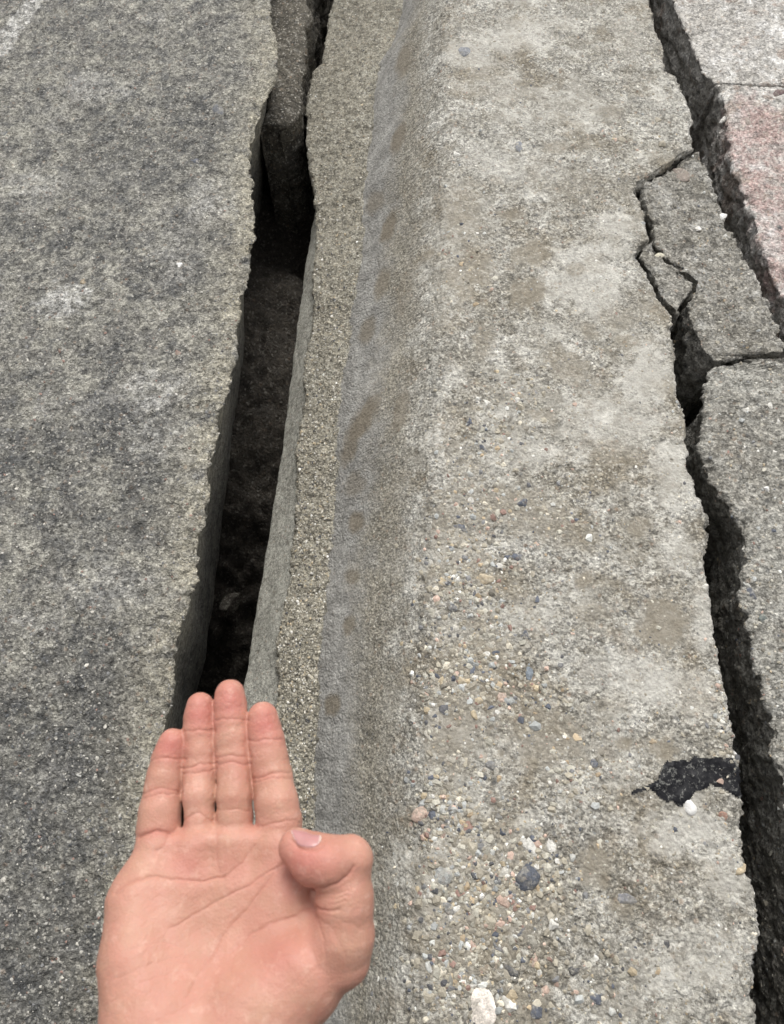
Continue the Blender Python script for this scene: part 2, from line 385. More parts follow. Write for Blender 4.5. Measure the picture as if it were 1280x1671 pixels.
E_f1r = [(1141, 248), (1149, 262), (1172, 318), (1187, 368), (1214, 410), (1237, 456), (1260, 506), (1277, 555), (1279, 574), (1252, 577), (1220, 582), (1195, 580), (1176, 591)]
E_f2l = [(1062, 396), (1050, 405), (1046, 421), (1060, 440), (1073, 467), (1084, 488), (1100, 505), (1106, 511)]
E_f2r = [(1064, 396), (1072, 408), (1088, 427), (1108, 442), (1127, 459), (1128, 472), (1118, 484), (1112, 500), (1107, 511)]
E_r1l = [(1080, -60), (1099, 0), (1111, 38), (1130, 73), (1145, 115), (1164, 134), (1183, 169), (1187, 214), (1191, 249), (1203, 291), (1218, 326), (1229, 368), (1245, 410), (1264, 460), (1280, 494), (1310, 560), (1335, 620)]
E_r2l = [(1330, 574), (1290, 578), (1256, 584), (1222, 589), (1197, 586), (1180, 596), (1156, 600), (1149, 640), (1142, 680), (1140, 710), (1150, 750), (1165, 790), (1185, 815), (1208, 850), (1213, 890), (1209, 940), (1218, 1000), (1232, 1090), (1240, 1130), (1262, 1174), (1260, 1228), (1284, 1300), (1300, 1450), (1312, 1671), (1320, 1850)]

ZL, ZC0, ZC1, ZC2 = -.02, -.20, -.145, -.122
cL = curve(E_left, ZL); c0 = curve(E_c0, ZC0); c1 = curve(E_c1, ZC1); c2 = curve(E_c2, ZC2); c3 = curve(E_c3, 0); c4 = curve(E_c4, 0)

# ------------------------------------------------------------------ ground: soil sheet under and between the slabs
def ground():
    fine_x = np.arange(-.42, .66, .0045); fine_y = rows(-.25, 1.7, .0035)
    out = np.array([.5, 1, 2, 4, 9, 20, 50, 150, 400])
    xs = np.concatenate([-.42 - out[::-1], fine_x, .66 + out]); ys = np.concatenate([-.25 - out[::-1], fine_y, 1.7 + out])
    X, Yy = np.meshgrid(xs, ys); P = np.stack([X, Yy, np.full_like(X, -.28)], -1).reshape(-1, 3)
    big = fbm(P, 11, 4, .6, 40); mid = fbm(P, 55, 4, .6, 41)
    inn = ((P[:, 0] > -.5) & (P[:, 0] < .7) & (P[:, 1] > -.4) & (P[:, 1] < 1.9)).astype(float)
    near = 1 / (1 + np.exp((P[:, 1] - .33) / .08))      # the gap falls away into a hole at the near end
    hole = np.exp(-((P[:, 1] - .93) / .07) ** 2) * np.exp(-((P[:, 0] + .17) / .09) ** 2)
    P[:, 2] += inn * (.03 * big + .017 * mid - .34 * near - .12 * hole)
    rt = 1 / (1 + np.exp(-(P[:, 0] - .2) / .02)); P[:, 2] -= inn * rt * .03
    o = mesh_np('ground', P, grid_faces(len(ys), len(xs)), M_soil)
    tag(o, kind='structure')
ground()

# ------------------------------------------------------------------ left slab
YL = rows(-.5, 2.2)
tl = empty('concrete_slab', (-.5, .5, -.26))
tag(tl, 'dark grey weathered concrete slab with a ragged pale rim, left of the wide gap', 'slab', 'broken concrete slabs')
def zleft(x, y, f):
    d = np.clip(-.1 - x, 0, 2)
    return -.10 * d ** 1.1 - .10 * np.clip(.25 - y, 0, 1) ** 1.5 + .008 * np.sin(y * 5)
left_o, LV, LF, LB = piece('slab_body', M_left, YL, lambda Y: Y * 0 - 1.05, cL, ZL, .38, tl, col_d=.0023, under=(0, .078), zfun=zleft, top_amp=1.9, wall_amp=.05, seed=1, rimw=-.04, attrs_extra={'tone': [(340, 190, 60, 26, .3, .8), (200, 260, 120, 60, 0, .5), (330, 250, 50, 26, .4, .9), (210, 690, 130, 50, -.3, .6), (130, 860, 90, 60, 0, .5), (60, 730, 80, 40, 0, .6), (190, 1120, 120, 90, 0, .7), (60, 1300, 120, 160, 0, .7), (150, 1250, 90, 120, 0, .8), (110, 1560, 180, 160, 0, .9), (230, 800, 60, 90, 0, .6), (300, 420, 40, 60, 0, .5), (120, 380, 90, 30, .1, .4)], 'lime': [(28, 38, 75, 13, -.85, 1), (0, 80, 30, 12, -.7, 1), (105, 490, 40, 28, 0, .9), (260, 640, 60, 36, 0, .55), (60, 300, 50, 20, 0, .4), (150, 140, 60, 20, .1, .4), (280, 720, 60, 40, 0, .4), (180, 960, 80, 40, 0, .35), (345, 330, 40, 30, 0, .5), (60, 1010, 40, 20, 0, .3)]})

# ------------------------------------------------------------------ centre kerb: footing strip, sandy ledge, block with sloping face and broad top
tk = empty('concrete_kerb', (.08, .5, -.25))
tag(tk, 'pale broad concrete kerb with sloping left face, embedded pebbles and a black tar patch', 'kerb')
Yk = rows(-.5, 2.2)
def strip(name, m, secs, parent, amps, seed, attrs=None, nb=True):
    """secs: list of (curve x(Y), z(Y) or number, columns to the next)"""
    cols = []; tv = []
    for k in range(len(secs) - 1):
        xa, za, n = secs[k]; xb, zb, _ = secs[k + 1]
        for j in range(n):
            t = j / n; cols.append(np.c_[xa(Yk) * (1 - t) + xb(Yk) * t, Yk, (za + Yk * 0) * (1 - t) + (zb + Yk * 0) * t]); tv.append(k + t)
    cols.append(np.c_[secs[-1][0](Yk), Yk, secs[-1][1] + Yk * 0]); tv.append(len(secs) - 1)
    P = np.stack(cols, 1); nr, nc = P.shape[:2]
    # soften corners along the section
    lo_, hi_ = amps.get('sr', (1, nc - 1))
    for it_ in range(amps.get('soft', 0)):
        a_, b_ = (1, nc - 1) if it_ < 2 else (max(1, lo_), min(nc - 1, hi_))
        P[:, a_:b_][..., (0, 2)] = ((P[:, a_ - 1:b_ - 1] + 2 * P[:, a_:b_] + P[:, a_ + 1:b_ + 1])[..., (0, 2)] / 4)
    N = grid_normals(P); Q = P.reshape(-1, 3); Nf = N.reshape(-1, 3); TV = np.tile(np.array(tv), nr)
    big = fbm(Q, 14, 3, .5, seed + 1); mid = fbm(Q, 80, 3, .6, seed + 2); fine = fbm(Q, 270, 2, .7, seed + 4)
    A = amps['f'](TV) if 'f' in amps else 1.0
    h = A * (amps['big'] * big + amps['mid'] * mid + amps['fine'] * fine)
    if 'extra' in amps: h = h + amps['extra'](Q, TV)
    if attrs and 'damp' in attrs: h = h * (1 - .6 * np.maximum(attrs['damp'](Q, TV), attrs['lime'](Q, TV)) * (TV > 1.9))
    Q = Q + Nf * h[:, None]; Fq = grid_faces(nr, nc)
    o = mesh_np(name, Q, Fq, m, parent, attrs={k: f(Q, TV) for k, f in (attrs or {}).items()}, origin=tuple(parent.location))
    return o, Q, Fq, (surf(Q, Fq) if nb else None)

DAMP = [(860, 480, 34, 24, -.5, .9), (868, 415, 30, 18, 0, .8), (955, 943, 17, 16, 0, 1), (1083, 1015, 44, 50, .2, 1), (1073, 1048, 9, 6, 0, 1), (1086, 1222, 28, 20, 0, 1), (1018, 1214, 14, 13, 0, 1),
 (880, 1200, 70, 60, .4, .8), (870, 840, 90, 40, .3, .7), (930, 600, 46, 26, .5, .7), (960, 540, 22, 16, 0, .7), (1000, 740, 60, 24, .2, .6), (975, 425, 20, 16, 0, .5), (1010, 520, 40, 20, 0, .5), (800, 140, 60, 24, .2, .5), (745, 350, 40, 60, 0, .5), (1070, 500, 40, 24, 0, .5), (760, 430, 50, 40, 0, .5), (970, 1415, 30, 40, 0, .9), (740, 1560, 60, 70, 0, .7), (960, 1000, 40, 18, .3, .5), (730, 900, 40, 90, 0, .6), (720, 1200, 30, 90, 0, .7), (930, 870, 60, 30, 0, .5), (1000, 1150, 30, 20, 0, .5), (930, 300, 50, 30, 0, .4), (820, 960, 60, 30, .5, .5), (1010, 1480, 24, 18, .5, .6), (850, 1660, 60, 40, 0, .6), (1120, 700, 16, 30, 0, .6), (1040, 860, 26, 16, 0, .8), (905, 240, 26, 12, 0, .8), (1000, 180, 24, 12, 0, .7), (830, 350, 22, 12, 0, .8), (940, 440, 16, 12, 0, .8), (790, 560, 20, 26, 0, .6), (890, 680, 20, 14, 0, .7), (775, 1100, 70, 110, 0, .55), (790, 1450, 120, 110, 0, .6), (755, 860, 50, 130, 0, .5), (720, 1500, 50, 160, 0, .5),
 (590, 690, 14, 46, .55, 1), (572, 730, 12, 30, .4, .8), (655, 665, 7, 32, .25, .8), (635, 370, 6, 24, .35, 1), (650, 225, 7, 22, .35, .9), (660, 100, 8, 26, .3, .8), (624, 460, 7, 22, .35, .8), (582, 852, 8, 16, .35, .9), (570, 1020, 9, 17, .2, .8), (543, 1150, 8, 16, .2, .9), (612, 330, 8, 18, .5, .6), (600, 540, 8, 20, .4, .7), (660, 480, 8, 40, .2, .5), (580, 790, 16, 20, .2, .5), (575, 940, 8, 10, .3, .7)]
LIME = [(960, 460, 70, 60, 0, .8), (1050, 620, 50, 70, 0, .8), (1010, 690, 90, 50, 0, .7), (1090, 760, 30, 60, 0, .8), (860, 740, 60, 30, 0, .6), (770, 90, 36, 22, .4, .9), (840, 60, 70, 24, 0, .6), (1030, 60, 30, 60, 0, .4), (830, 270, 90, 30, .1, .5), (1060, 1110, 70, 40, 0, .7), (1150, 1010, 20, 60, 0, .7), (1110, 900, 30, 40, 0, .5), (1130, 1130, 50, 40, 0, .6), (990, 1090, 60, 40, 0, .5), (1110, 1360, 70, 40, 0, .8), (1180, 1420, 30, 60, 0, .6), (860, 1345, 30, 20, 0, .7), (1140, 1560, 60, 60, 0, .5), (880, 1000, 50, 30, 0, .5), (920, 180, 90, 30, 0, .4), (1130, 1305, 20, 22, 0, .8), (1000, 370, 40, 20, 0, .5), (900, 540, 40, 20, 0, .5)]
def jg(c, a, s, sc=45): return lambda Y: c(Y) + a * fbm(np.c_[Y, Y * 0 + s, Y * 0], sc, 4, .62, s)
c0j = jg(c0, .0012, 5); c1j = jg(c1, .004, 6, 55); c2j = jg(c2, .003, 7); c3j = c3; c4j = jg(c4, .0022, 9, 70)
foot_o, FV, FF, FB = strip('footing', M_smooth, [(lambda Y: c0j(Y) + .012, -.50, 30), (c0j, ZC0 - .004, 5), (lambda Y: c0j(Y) + .002, ZC0, 40), (lambda Y: np.maximum(c1(Y), c0j(Y)) + .012, ZC1 - .006, 0)],
    tk, dict(big=.003, mid=.0008, fine=.0003, soft=2), 50)
led_o, DV, DF, DB = strip('sandy_ledge', M_sand, [(lambda Y: c1j(Y) + .006, ZC1 - .035, 12), (c1j, ZC1 - .002, 4), (lambda Y: c1j(Y) + .003, ZC1 + .002, 60), (c2j, ZC2, 10), (lambda Y: c2j(Y) + .012, ZC2 + .003, 0)],
    tk, dict(big=.004, mid=.0028, fine=.0022, soft=2), 60)
def chipx(Q, TV):
    xr = c4(Q[:, 1]) - Q[:, 0]; e = np.exp(-(xr / .007) ** 2)
    ch = np.clip(fbm(Q, 60, 3, .6, 77) + .15, 0, 1)
    pit = np.clip(-fbm(Q, 55, 2, .5, 78) - .28, 0, 1) * (TV > 2) * .008
    # broken step where the aggregate lies bare, left part of the top towards the viewer
    return -e * ch * .005 - pit + e * .0022 * fbm(Q, 170, 3, .65, 79)
blk_o, KV, KF, KB = strip('kerb_block', M_top,
    [(lambda Y: c2(Y) - .010 + .0022 * fbm(np.c_[Y, Y * 0, Y * 0], 45, 4, .6, 15), ZC2 - .012, 4),
     (lambda Y: c2(Y) + .0022 * fbm(np.c_[Y, Y * 0, Y * 0], 45, 4, .6, 15), ZC2, 95), (lambda Y: c3(Y) - .006, -.017, 16), (lambda Y: c3(Y) + .011, -.002, 200),
     (lambda Y: c4j(Y) - .004, 0, 4), (c4j, -.005, 8), (lambda Y: c4(Y) - .004, -.026, 70), (lambda Y: c4(Y) - .03, -.30, 0)],
    tk, dict(big=.0034, mid=.0024, fine=.0019, soft=20, sr=(60, 200), extra=chipx, f=lambda t: np.where(t < 2, .45, np.where(t > 5, 2.2, 1.0))), 70,
    attrs={'face': lambda Q, t: np.clip(.5 + (1.80 - t) * 1.1, 0, 1), 'low': lambda Q, t: np.clip(1.0 - (t - 1), 0, 1) * .95, 'damp': lambda Q, t: stains(Q, DAMP, 1), 'lime': lambda Q, t: stains(Q, LIME, 2), 'rim': lambda Q, t: t * 0})

# ------------------------------------------------------------------ pieces right of the long crack
def thing_piece(name, label, m, yr, l, rg, z, cat='slab', group='broken concrete slabs', **kw):
    Yc = yr; mid = float(np.mean(Yc)); o = empty(name, (float((l(Yc).mean() + rg(Yc).mean()) / 2), mid, -.27))
    tag(o, label, cat, group)
    return (o,) + piece('slab_body', m, Yc, l, rg, z, .36, o, **kw)
def yspan(pts, z):
    ys = [on_z(x, y, z)[1] for x, y in pts]; return min(ys), max(ys)
ZF1 = -.008
a, b = yspan(E_f1l, ZF1); 
f1 = thing_piece('concrete_fragment', 'long wedge of grey concrete broken off the kerb, bounded by cracks on both sides', M_frag, rows(a + .0005, b - .0005, .0012), curve(E_f1l, ZF1), curve(E_f1r, ZF1), ZF1, 'fragment', None, seed=21, top_amp=2.0, wall_amp=.7, under=(-.012, .004), r=.003, zfun=lambda x, y, f: f * (-.06 * np.clip(x - .40, 0, 1)))
ZF2 = -.004
a, b = yspan(E_f2l, ZF2)
f2 = thing_piece('concrete_chip', 'small thin chip of concrete wedged in the crack beside the long broken wedge', M_frag, rows(a + .0005, b - .0005, .0011), curve(E_f2l, ZF2), curve(E_f2r, ZF2), ZF2, 'fragment', None, seed=25, wall_amp=.5, r=.002)
ZR1 = -.016
r1l = curve(E_r1l, ZR1); a, b = yspan(E_r1l, ZR1)
seam = on_z(1235, 141, ZR1)[1]
r0 = thing_piece('concrete_slab', 'whitish slab corner behind the thin seam above the pink stained slab', M_pink, rows(seam + .003, 2.2), r1l, lambda Y: Y * 0 + 1.2, ZR1, seed=32, wall_amp=.8, r=.004, col_d=.002, attrs_extra={'rust': [(1225, 185, 10, 6, 0, .3)]})
r1 = thing_piece('concrete_slab', 'concrete slab with pinkish red stains beside the long crack, upper right', M_pink, rows(a, seam), r1l, lambda Y: Y * 0 + 1.2, ZR1, attrs_extra={'rust': [(1235, 230, 60, 60, 0, 1), (1255, 300, 40, 70, 0, 1), (1265, 420, 30, 80, 0, .9), (1215, 200, 26, 50, 0, .9), (1300, 380, 60, 120, 0, .8)]}, seed=31, wall_amp=.8, under=(.0, 0), r=.006, col_d=.002)
ZR2 = -.010
r2l = curve(E_r2l, ZR2); a, b = yspan(E_r2l, ZR2)
r2 = thing_piece('concrete_slab', 'grey concrete slab with dark and white pebbles along the lower right border', M_right, rows(-.5, b - .0005), lambda Y: r2l(Y), lambda Y: Y * 0 + 1.2, ZR2, seed=35, wall_amp=1.0, top_amp=1.9, under=(.035, 0), r=.006, col_d=.002)
# lump lodged in the far end of the wide gap
M_lump = m_rough('brown_shaded_concrete', (.07, .062, .048), (.12, .108, .085), (.15, .135, .11), sc=420)  # brown concrete with the shade of the gap put into its dark colour
E_lr = [(512, -60), (500, 0), (512, 22), (500, 50), (497, 90), (494, 117), (490, 150), (487, 180), (478, 196), (458, 206)]
a, b = yspan(E_lr, -.10)
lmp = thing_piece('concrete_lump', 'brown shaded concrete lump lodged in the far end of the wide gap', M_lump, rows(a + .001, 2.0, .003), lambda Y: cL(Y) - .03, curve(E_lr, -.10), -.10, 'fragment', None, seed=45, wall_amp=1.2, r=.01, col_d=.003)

# ------------------------------------------------------------------ stones
import bmesh
def stone_mesh(name, seed, sub=3, facet=.35):
    bm = bmesh.new(); bmesh.ops.create_icosphere(bm, subdivisions=sub, radius=1.0)
    V = np.array([v.co[:] for v in bm.verts]); r = np.random.default_rng(seed)
    D = r.normal(size=(9, 3)); D /= np.linalg.norm(D, axis=1)[:, None]; c = r.uniform(.48, .85, 9)
    for d, k in zip(D, c):            # planes shear flat facets off the sphere
        t = V @ d; over = np.clip(t - k, 0, None); V = V - over[:, None] * d * (.96 if facet > .3 else .78)
    V = V * (1 + .10 * fbm(V, 1.6, 2, .5, seed))[:, None] * (1 + .035 * fbm(V, 5, 3, .6, seed))[:, None]
    for v, p in zip(bm.verts, V): v.co = p
    me = bpy.data.meshes.new(name); 
    for f in bm.faces: f.smooth = True
    bm.to_mesh(me); bm.free(); me.materials.append(M_stone); return me
SM = [stone_mesh('stone', 100 + k) for k in range(8)]; SMR = [stone_mesh('stone', 130 + k, facet=.25) for k in range(3)]
def hit(bvh, px, py):
    d = Vector(ray(px, py)).normalized(); loc, n, i, dist = bvh.ray_cast(Vector(MT), d)
    return loc, n
def put(bvh, px, py, rx, ry, colr, parent=None, name='pebble', sink=.35, flat=.6, rot=None, label=None):
    loc, n = hit(bvh, px, py)
    if loc is None: return None
    depth = -(MC.inverted() @ loc).z; k = depth / F
    o = bpy.data.objects.new(name, random.choice(SM if rx < 17 else SMR)); COL.objects.link(o)
    n = n.lerp(Vector((0, 0, 1)), .6).normalized()
    h = flat * min(rx, ry) * k
    q = n.to_track_quat('Z', 'Y').to_matrix().to_4x4() @ Matrix.Rotation(rot if rot is not None else 0, 4, 'Z')
    ey = 1.0 + .6 * max(0, loc.y)
    Mx = Matrix.Translation(loc - n * h * sink) @ q @ Matrix.Diagonal((rx * k, ry * k * ey, h, 1))
    if parent:
        o.parent = parent; Mx = Matrix.Translation(-parent.location) @ Mx
    o.matrix_local = Mx if not parent else Mx
    o.color = (*colr, 1)
    if label: o['label'] = label
    return o
W_ = (.72, .70, .65); BL = (.10, .11, .135); DK = (.085, .085, .09); TN = (.36, .29, .20); GY = (.36, .37, .36); PK = (.52, .38, .31); LG = (.5, .5, .47); RD = (.25, .16, .13); OC = (.46, .38, .26)
peb = [  # px, py, rx, ry, colour, rotation, flatness
 (770, 817, 8, 7, W_, 0, .7), (855, 820, 12, 11, BL, 0, .7), (845, 908, 9, 18, BL, .5, .5), (858, 1036, 9, 10, BL, .3, .6), (866, 1096, 17, 9, (.2, .23, .26), -.2, .4),
 (858, 1432, 27, 22, BL, -.2, .6), (862, 1381, 23, 13, W_, 0, .6), (902, 1381, 10, 12, W_, .3, .7), (902, 1510, 13, 11, W_, 0, .8), (877, 1411, 7, 8, W_, 0, .8), (902, 1435, 8, 8, BL, 0, .7), (935, 1398, 7, 8, LG, 0, .7),
 (725, 1430, 19, 17, GY, 0, .6),   (745, 1482, 9, 7, W_, .4, .8), (736, 1500, 7, 7, W_, 0, .8),
 (785, 1648, 36, 30, (.95, .86, .78), .2, .5), (828, 1582, 13, 19, DK, -.2, .5), (938, 1582, 11, 9, DK, 0, .6), (972, 1630, 15, 10, BL, -.4, .4), (878, 1648, 17, 12, BL, .2, .4),
 (1020, 1468, 20, 11, (.22, .22, .23), .6, .4), (853, 1520, 14, 9, BL, 0, .4), (785, 1352, 11, 12, GY, 0, .5), (726, 1323, 9, 10, LG, 0, .6), (729, 1272, 6, 6, W_, 0, .8), (712, 1268, 6, 5, OC, 0, .8),
 (768, 690, 10, 9, BL, 0, .6), (790, 733, 12, 5, BL, 0, .5), (795, 657, 6, 5, W_, 0, .8), (845, 653, 6, 5, W_, 0, .8), (768, 775, 8, 9, LG, 0, .7), (805, 845, 7, 6, RD, 0, .5), (752, 860, 8, 12, BL, .7, .5),
 (748, 945, 8, 7, W_, 0, .8), (790, 945, 14, 15, (.5, .42, .30), 0, .5), (814, 925, 7, 7, W_, 0, .8), (722, 948, 8, 6, OC, .5, .7), (740, 990, 12, 8, BL, 0, .5), (756, 1110, 11, 9, OC, 0, .6), (720, 1113, 9, 10, OC, .5, .6), (795, 1070, 8, 7, W_, 0, .8), (810, 1065, 10, 6, BL, 0, .5), (783, 1142, 9, 7, OC, 0, .7), (820, 1135, 10, 12, PK, 0, .6), (775, 1168, 11, 9, OC, 0, .7),
 (733, 1185, 6, 5, RD, 0, .6), (724, 1362, 7, 6, RD, .5, .6), (755, 1360, 6, 7, OC, 0, .7), 
  (1002, 1244, 5, 5, (.24, .18, .12), 0, .4), (1065, 1210, 7, 7, TN, 0, .3), (850, 238, 14, 6, (.2, .21, .23), 0, .3), (760, 84, 16, 8, (.2, .21, .23), .3, .4), (745, 250, 6, 5, W_, 0, .6),
 (880, 1585, 8, 8, W_, 0, .7), (768, 1545, 9, 11, PK, 0, .6), (800, 1500, 12, 8, OC, .2, .5), (690, 1330, 14, 20, PK, .2, .5), (700, 1460, 8, 8, W_, 0, .6), (1090, 1540, 9, 7, DK, 0, .4), (806, 1250, 15, 8, (.2, .2, .2), -.6, .4), (920, 1245, 7, 6, W_, 0, .7), (970, 1245, 8, 6, BL, .3, .5),
 (1013, 579, 6, 4, DK, 0, .4), (1180, 1330, 9, 12, (.33, .2, .15), 0, .5), (1209, 1418, 8, 15, OC, 0, .8), (1150, 958, 9, 9, (.62, .6, .55), 0, .8), (805, 1392, 8, 7, LG, 0, .7), (822, 1410, 7, 6, OC, .3, .7), (842, 1480, 8, 7, RD, 0, .5), (866, 1492, 9, 6, OC, 0, .6), (700, 1580, 10, 9, LG, 0, .6), (735, 1600, 12, 9, (.33, .32, .28), 0, .6), (1000, 1650, 10, 8, LG, 0, .6), (890, 1615, 9, 7, PK, 0, .6)]
rp_ = random.Random(5)
for _ in range(24):
    sz_ = rp_.uniform(7, 14); peb.append((rp_.gauss(790, 50), rp_.uniform(1050, 1660), sz_, sz_ * rp_.uniform(.6, 1), rp_.choice([(.42, .39, .33), (.34, .31, .26), (.5, .47, .41), (.3, .25, .19), GY, (.2, .2, .2), PK, (.62, .6, .55)]), rp_.uniform(0, 3), .5))
for (px, py, rx, ry, c, ro, fl) in peb:
    put(KB, px, py, rx, ry, c, tk, 'pebble', sink=.4, flat=max(fl, .1), rot=ro)
for (px, py, rx, ry, c) in [(1228, 972, 15, 11, BL), (1244, 1008, 9, 10, (.16, .18, .17)), (1258, 662, 6, 6, W_), (1219, 669, 7, 5, W_), (1220, 955, 8, 7, LG)]:
    put(r2[4], px, py, rx, ry, c, r2[0], 'pebble', rot=.3)
for (px, py, rx, ry, c) in [(1272, 152, 9, 8, (.14, .09, .09)), (1184, 193, 6, 7, W_), (1274, 371, 7, 4, DK), (1220, 197, 6, 7, (.3, .25, .22))]:
    put(r1[4], px, py, rx, ry, c, r1[0], 'pebble', rot=.3)
for (px, py, rx, ry, c) in [(1076, 418, 8, 7, (.6, .56, .44))]: put(f2[4], px, py, rx, ry, c, f2[0], 'pebble')
for (px, py, rx, ry, c) in [(1110, 285, 16, 12, (.24, .2, .17)), (1160, 425, 10, 6, LG), (1140, 372, 6, 4, W_)]: put(f1[4], px, py, rx, ry, c, f1[0], 'pebble', flat=.25)
for (px, py, rx, ry, c) in [(291, 577, 8, 7, RD), (355, 180, 17, 7, (.12, .125, .135)), (137, 460, 7, 5, TN), (8, 216, 10, 5, (.1, .11, .12)), (320, 262, 9, 7, BL), (130, 1265, 7, 5, LG), (60, 1478, 9, 6, (.3, .3, .28))]:
    put(LB, px, py, rx, ry, c, tl, 'pebble', flat=.4)
# loose bits lying on the slabs
loose = [(LB, 293, 432, 6, 4.5, 'tiny white stone chip lying alone on the dark left slab'),
         (f1[4], 1180, 353, 6.5, 6, 'small white stone chip lying on the edge of the long broken wedge'),
         (r2[4], 1251, 797, 7, 6.5, 'small white stone chip lying on the lower right slab'),
         (KB, 1199, 1230, 7, 7, 'small white stone chip on the kerb edge beside the black tar patch'),
         (KB, 1124, 1318, 14, 14, 'white angular stone stuck at the lower side of the black tar patch')]
for b_, x, y, rx, ry, lb in loose:
    o = put(b_, x, y, rx, ry, (.78, .77, .74), None, 'stone_chip', sink=.2, flat=.8, rot=.5)
    if o:
        tag(o, lb, 'stone', 'loose white stone chips'); o.data = o.data.copy(); o.data.materials[0] = M_chip

# stones down in the wide gap
rub = [(332, 1000, .016, -.46, 'upright dark stone against the left wall low in the wide gap'), (374, 985, .02, -.42, 'wider dark stone down in the wide gap just above the fingertips')]
for x, y, r_, z_, lb in rub:
    p = on_z(x, y, z_); o = bpy.data.objects.new('rubble_stone', random.choice(SM)); COL.objects.link(o)
    o.location = p; o.scale = (r_, r_ * 1.3, r_ * .8); o.rotation_euler = (random.random(), random.random(), random.random() * 3)
    o.color = (.05, .042, .033, 1); tag(o, lb, 'stone', 'rubble stones in the gap')

# bare grit: thousands of small grains in one mesh
def grit(name, parent, bvh, cands, m=M_grit, pal=None, seed=0, flat=.75, emb=.25):
    r = np.random.default_rng(seed)
    bm = bmesh.new(); bmesh.ops.create_icosphere(bm, subdivisions=1, radius=1.0)
    B = np.array([v.co[:] for v in bm.verts]); T = np.array([[v.index for v in f.verts] for f in bm.faces]); bm.free()
    Vs, Fs, Cs = [], [], []; n0 = 0
    inv = MC.inverted()
    for (px, py, sz) in cands:
        loc, n = hit(bvh, px, py)
        if loc is None: continue
        A = B * (1 + r.uniform(-.32, .32, (len(B), 1)))
        A = A * (sz * r.uniform(.75, 1.3), sz * r.uniform(.75, 1.3), sz * flat * r.uniform(.6, 1.1))
        th = r.uniform(0, 6.28); c, s = math.cos(th), math.sin(th); A = A @ np.array([[c, s, 0], [-s, c, 0], [0, 0, 1]])
        q = np.array(Vector(n).to_track_quat('Z', 'Y').to_matrix()); A = A @ q.T
        A = A + np.array(loc) - np.array(n) * sz * emb
        Vs.append(A); Fs.append(T + n0); n0 += len(A)
        c_ = np.array(pal[r.integers(len(pal))]) * r.uniform(.75, 1.25); Cs.append(np.tile(np.clip(c_, 0, .85), (len(A), 1)))
    o = mesh_np(name, np.concatenate(Vs), np.concatenate(Fs), m, parent, smooth=False, attrs={'tint': np.concatenate(Cs)}, origin=tuple(parent.location))
    tag(o, kind='stuff'); return o
PAL = [(.32, .29, .23)] * 12 + [(.40, .38, .32)] * 8 + [(.24, .22, .18)] * 4 + [W_, (.6, .55, .45), OC, (.42, .33, .22), PK, BL, DK, (.2, .2, .2), GY, GY, RD, LG]
c_ = []
blobs = [(880, 1150, 60, 60, 160), (900, 830, 90, 50, 160), (760, 430, 50, 80, 120), (1010, 250, 60, 90, 120), (800, 700, 75, 60, 260), (770, 830, 55, 60, 200), (745, 950, 55, 80, 360), (800, 960, 60, 70, 220), (770, 1100, 75, 80, 520), (700, 1180, 30, 260, 300), (740, 1330, 60, 70, 420), (790, 1460, 110, 90, 950), (760, 1600, 90, 80, 600), (880, 1420, 60, 60, 200), (1180, 1000, 14, 260, 260), (1110, 600, 14, 120, 120), (850, 640, 50, 40, 90), (1190, 1230, 20, 40, 60), (980, 1600, 120, 60, 120), (940, 1280, 60, 50, 90)]
for bx, by, sx, sy, n in blobs:
    for _ in range(n):
        sz = min(.0060, .0008 + abs(random.gauss(0, .0013))); c_.append((random.gauss(bx, sx * .6), random.gauss(by, sy * .6), sz))
for _ in range(4200): c_.append((random.uniform(690, 1240), random.uniform(0, 1671), .0007 + abs(random.gauss(0, .0005))))
grit('exposed_aggregate', tk, KB, c_, pal=PAL, seed=3)
PS = [(.36, .33, .26)] * 8 + [(.27, .25, .20)] * 5 + [(.5, .47, .40)] * 3 + [W_, DK, OC]
c_ = []
yk = random.choices(range(len(Yk)), k=9000)
class _: pass
def gridpts(V, nc_, lo, hi, n, smin, ssd):
    out = []; inv = MC.inverted(); nr_ = len(V) // nc_
    for _ in range(n):
        i = random.randrange(nr_); j = random.randint(lo, hi); p = inv @ Vector(V[i * nc_ + j])
        if p.z > -.05: continue
        px = 640 + p.x / -p.z * F; py = 835.5 - p.y / -p.z * F
        if -30 < py < 1720: out.append((px, py, smin + abs(random.gauss(0, ssd))))
    return out
nc_led = len(DV) // len(Yk)
grit('sand_grains', tk, DB, gridpts(DV, nc_led, 14, 76, 13000, .0007, .0006), pal=PS, seed=4)
PL = [(.16, .16, .16)] * 5 + [(.3, .29, .26)] * 5 + [(.45, .43, .38)] * 4 + [(.5, .48, .44), RD, (.09, .095, .1)]
grit('grit', tl, LB, [(random.uniform(-10, 460), random.uniform(-10, 1680), .0006 + abs(random.gauss(0, .0006))) for _ in range(6500)], pal=PL, seed=5)
grit('grit', r2[0], r2[4], [(random.uniform(1145, 1290), random.uniform(585, 1680), .0007 + abs(random.gauss(0, .0008))) for _ in range(900)], pal=PAL, seed=6)
grit('grit', f1[0], f1[4], [(random.uniform(1045, 1280), random.uniform(250, 590), .0006 + abs(random.gauss(0, .0006))) for _ in range(900)], pal=PAL, seed=7)

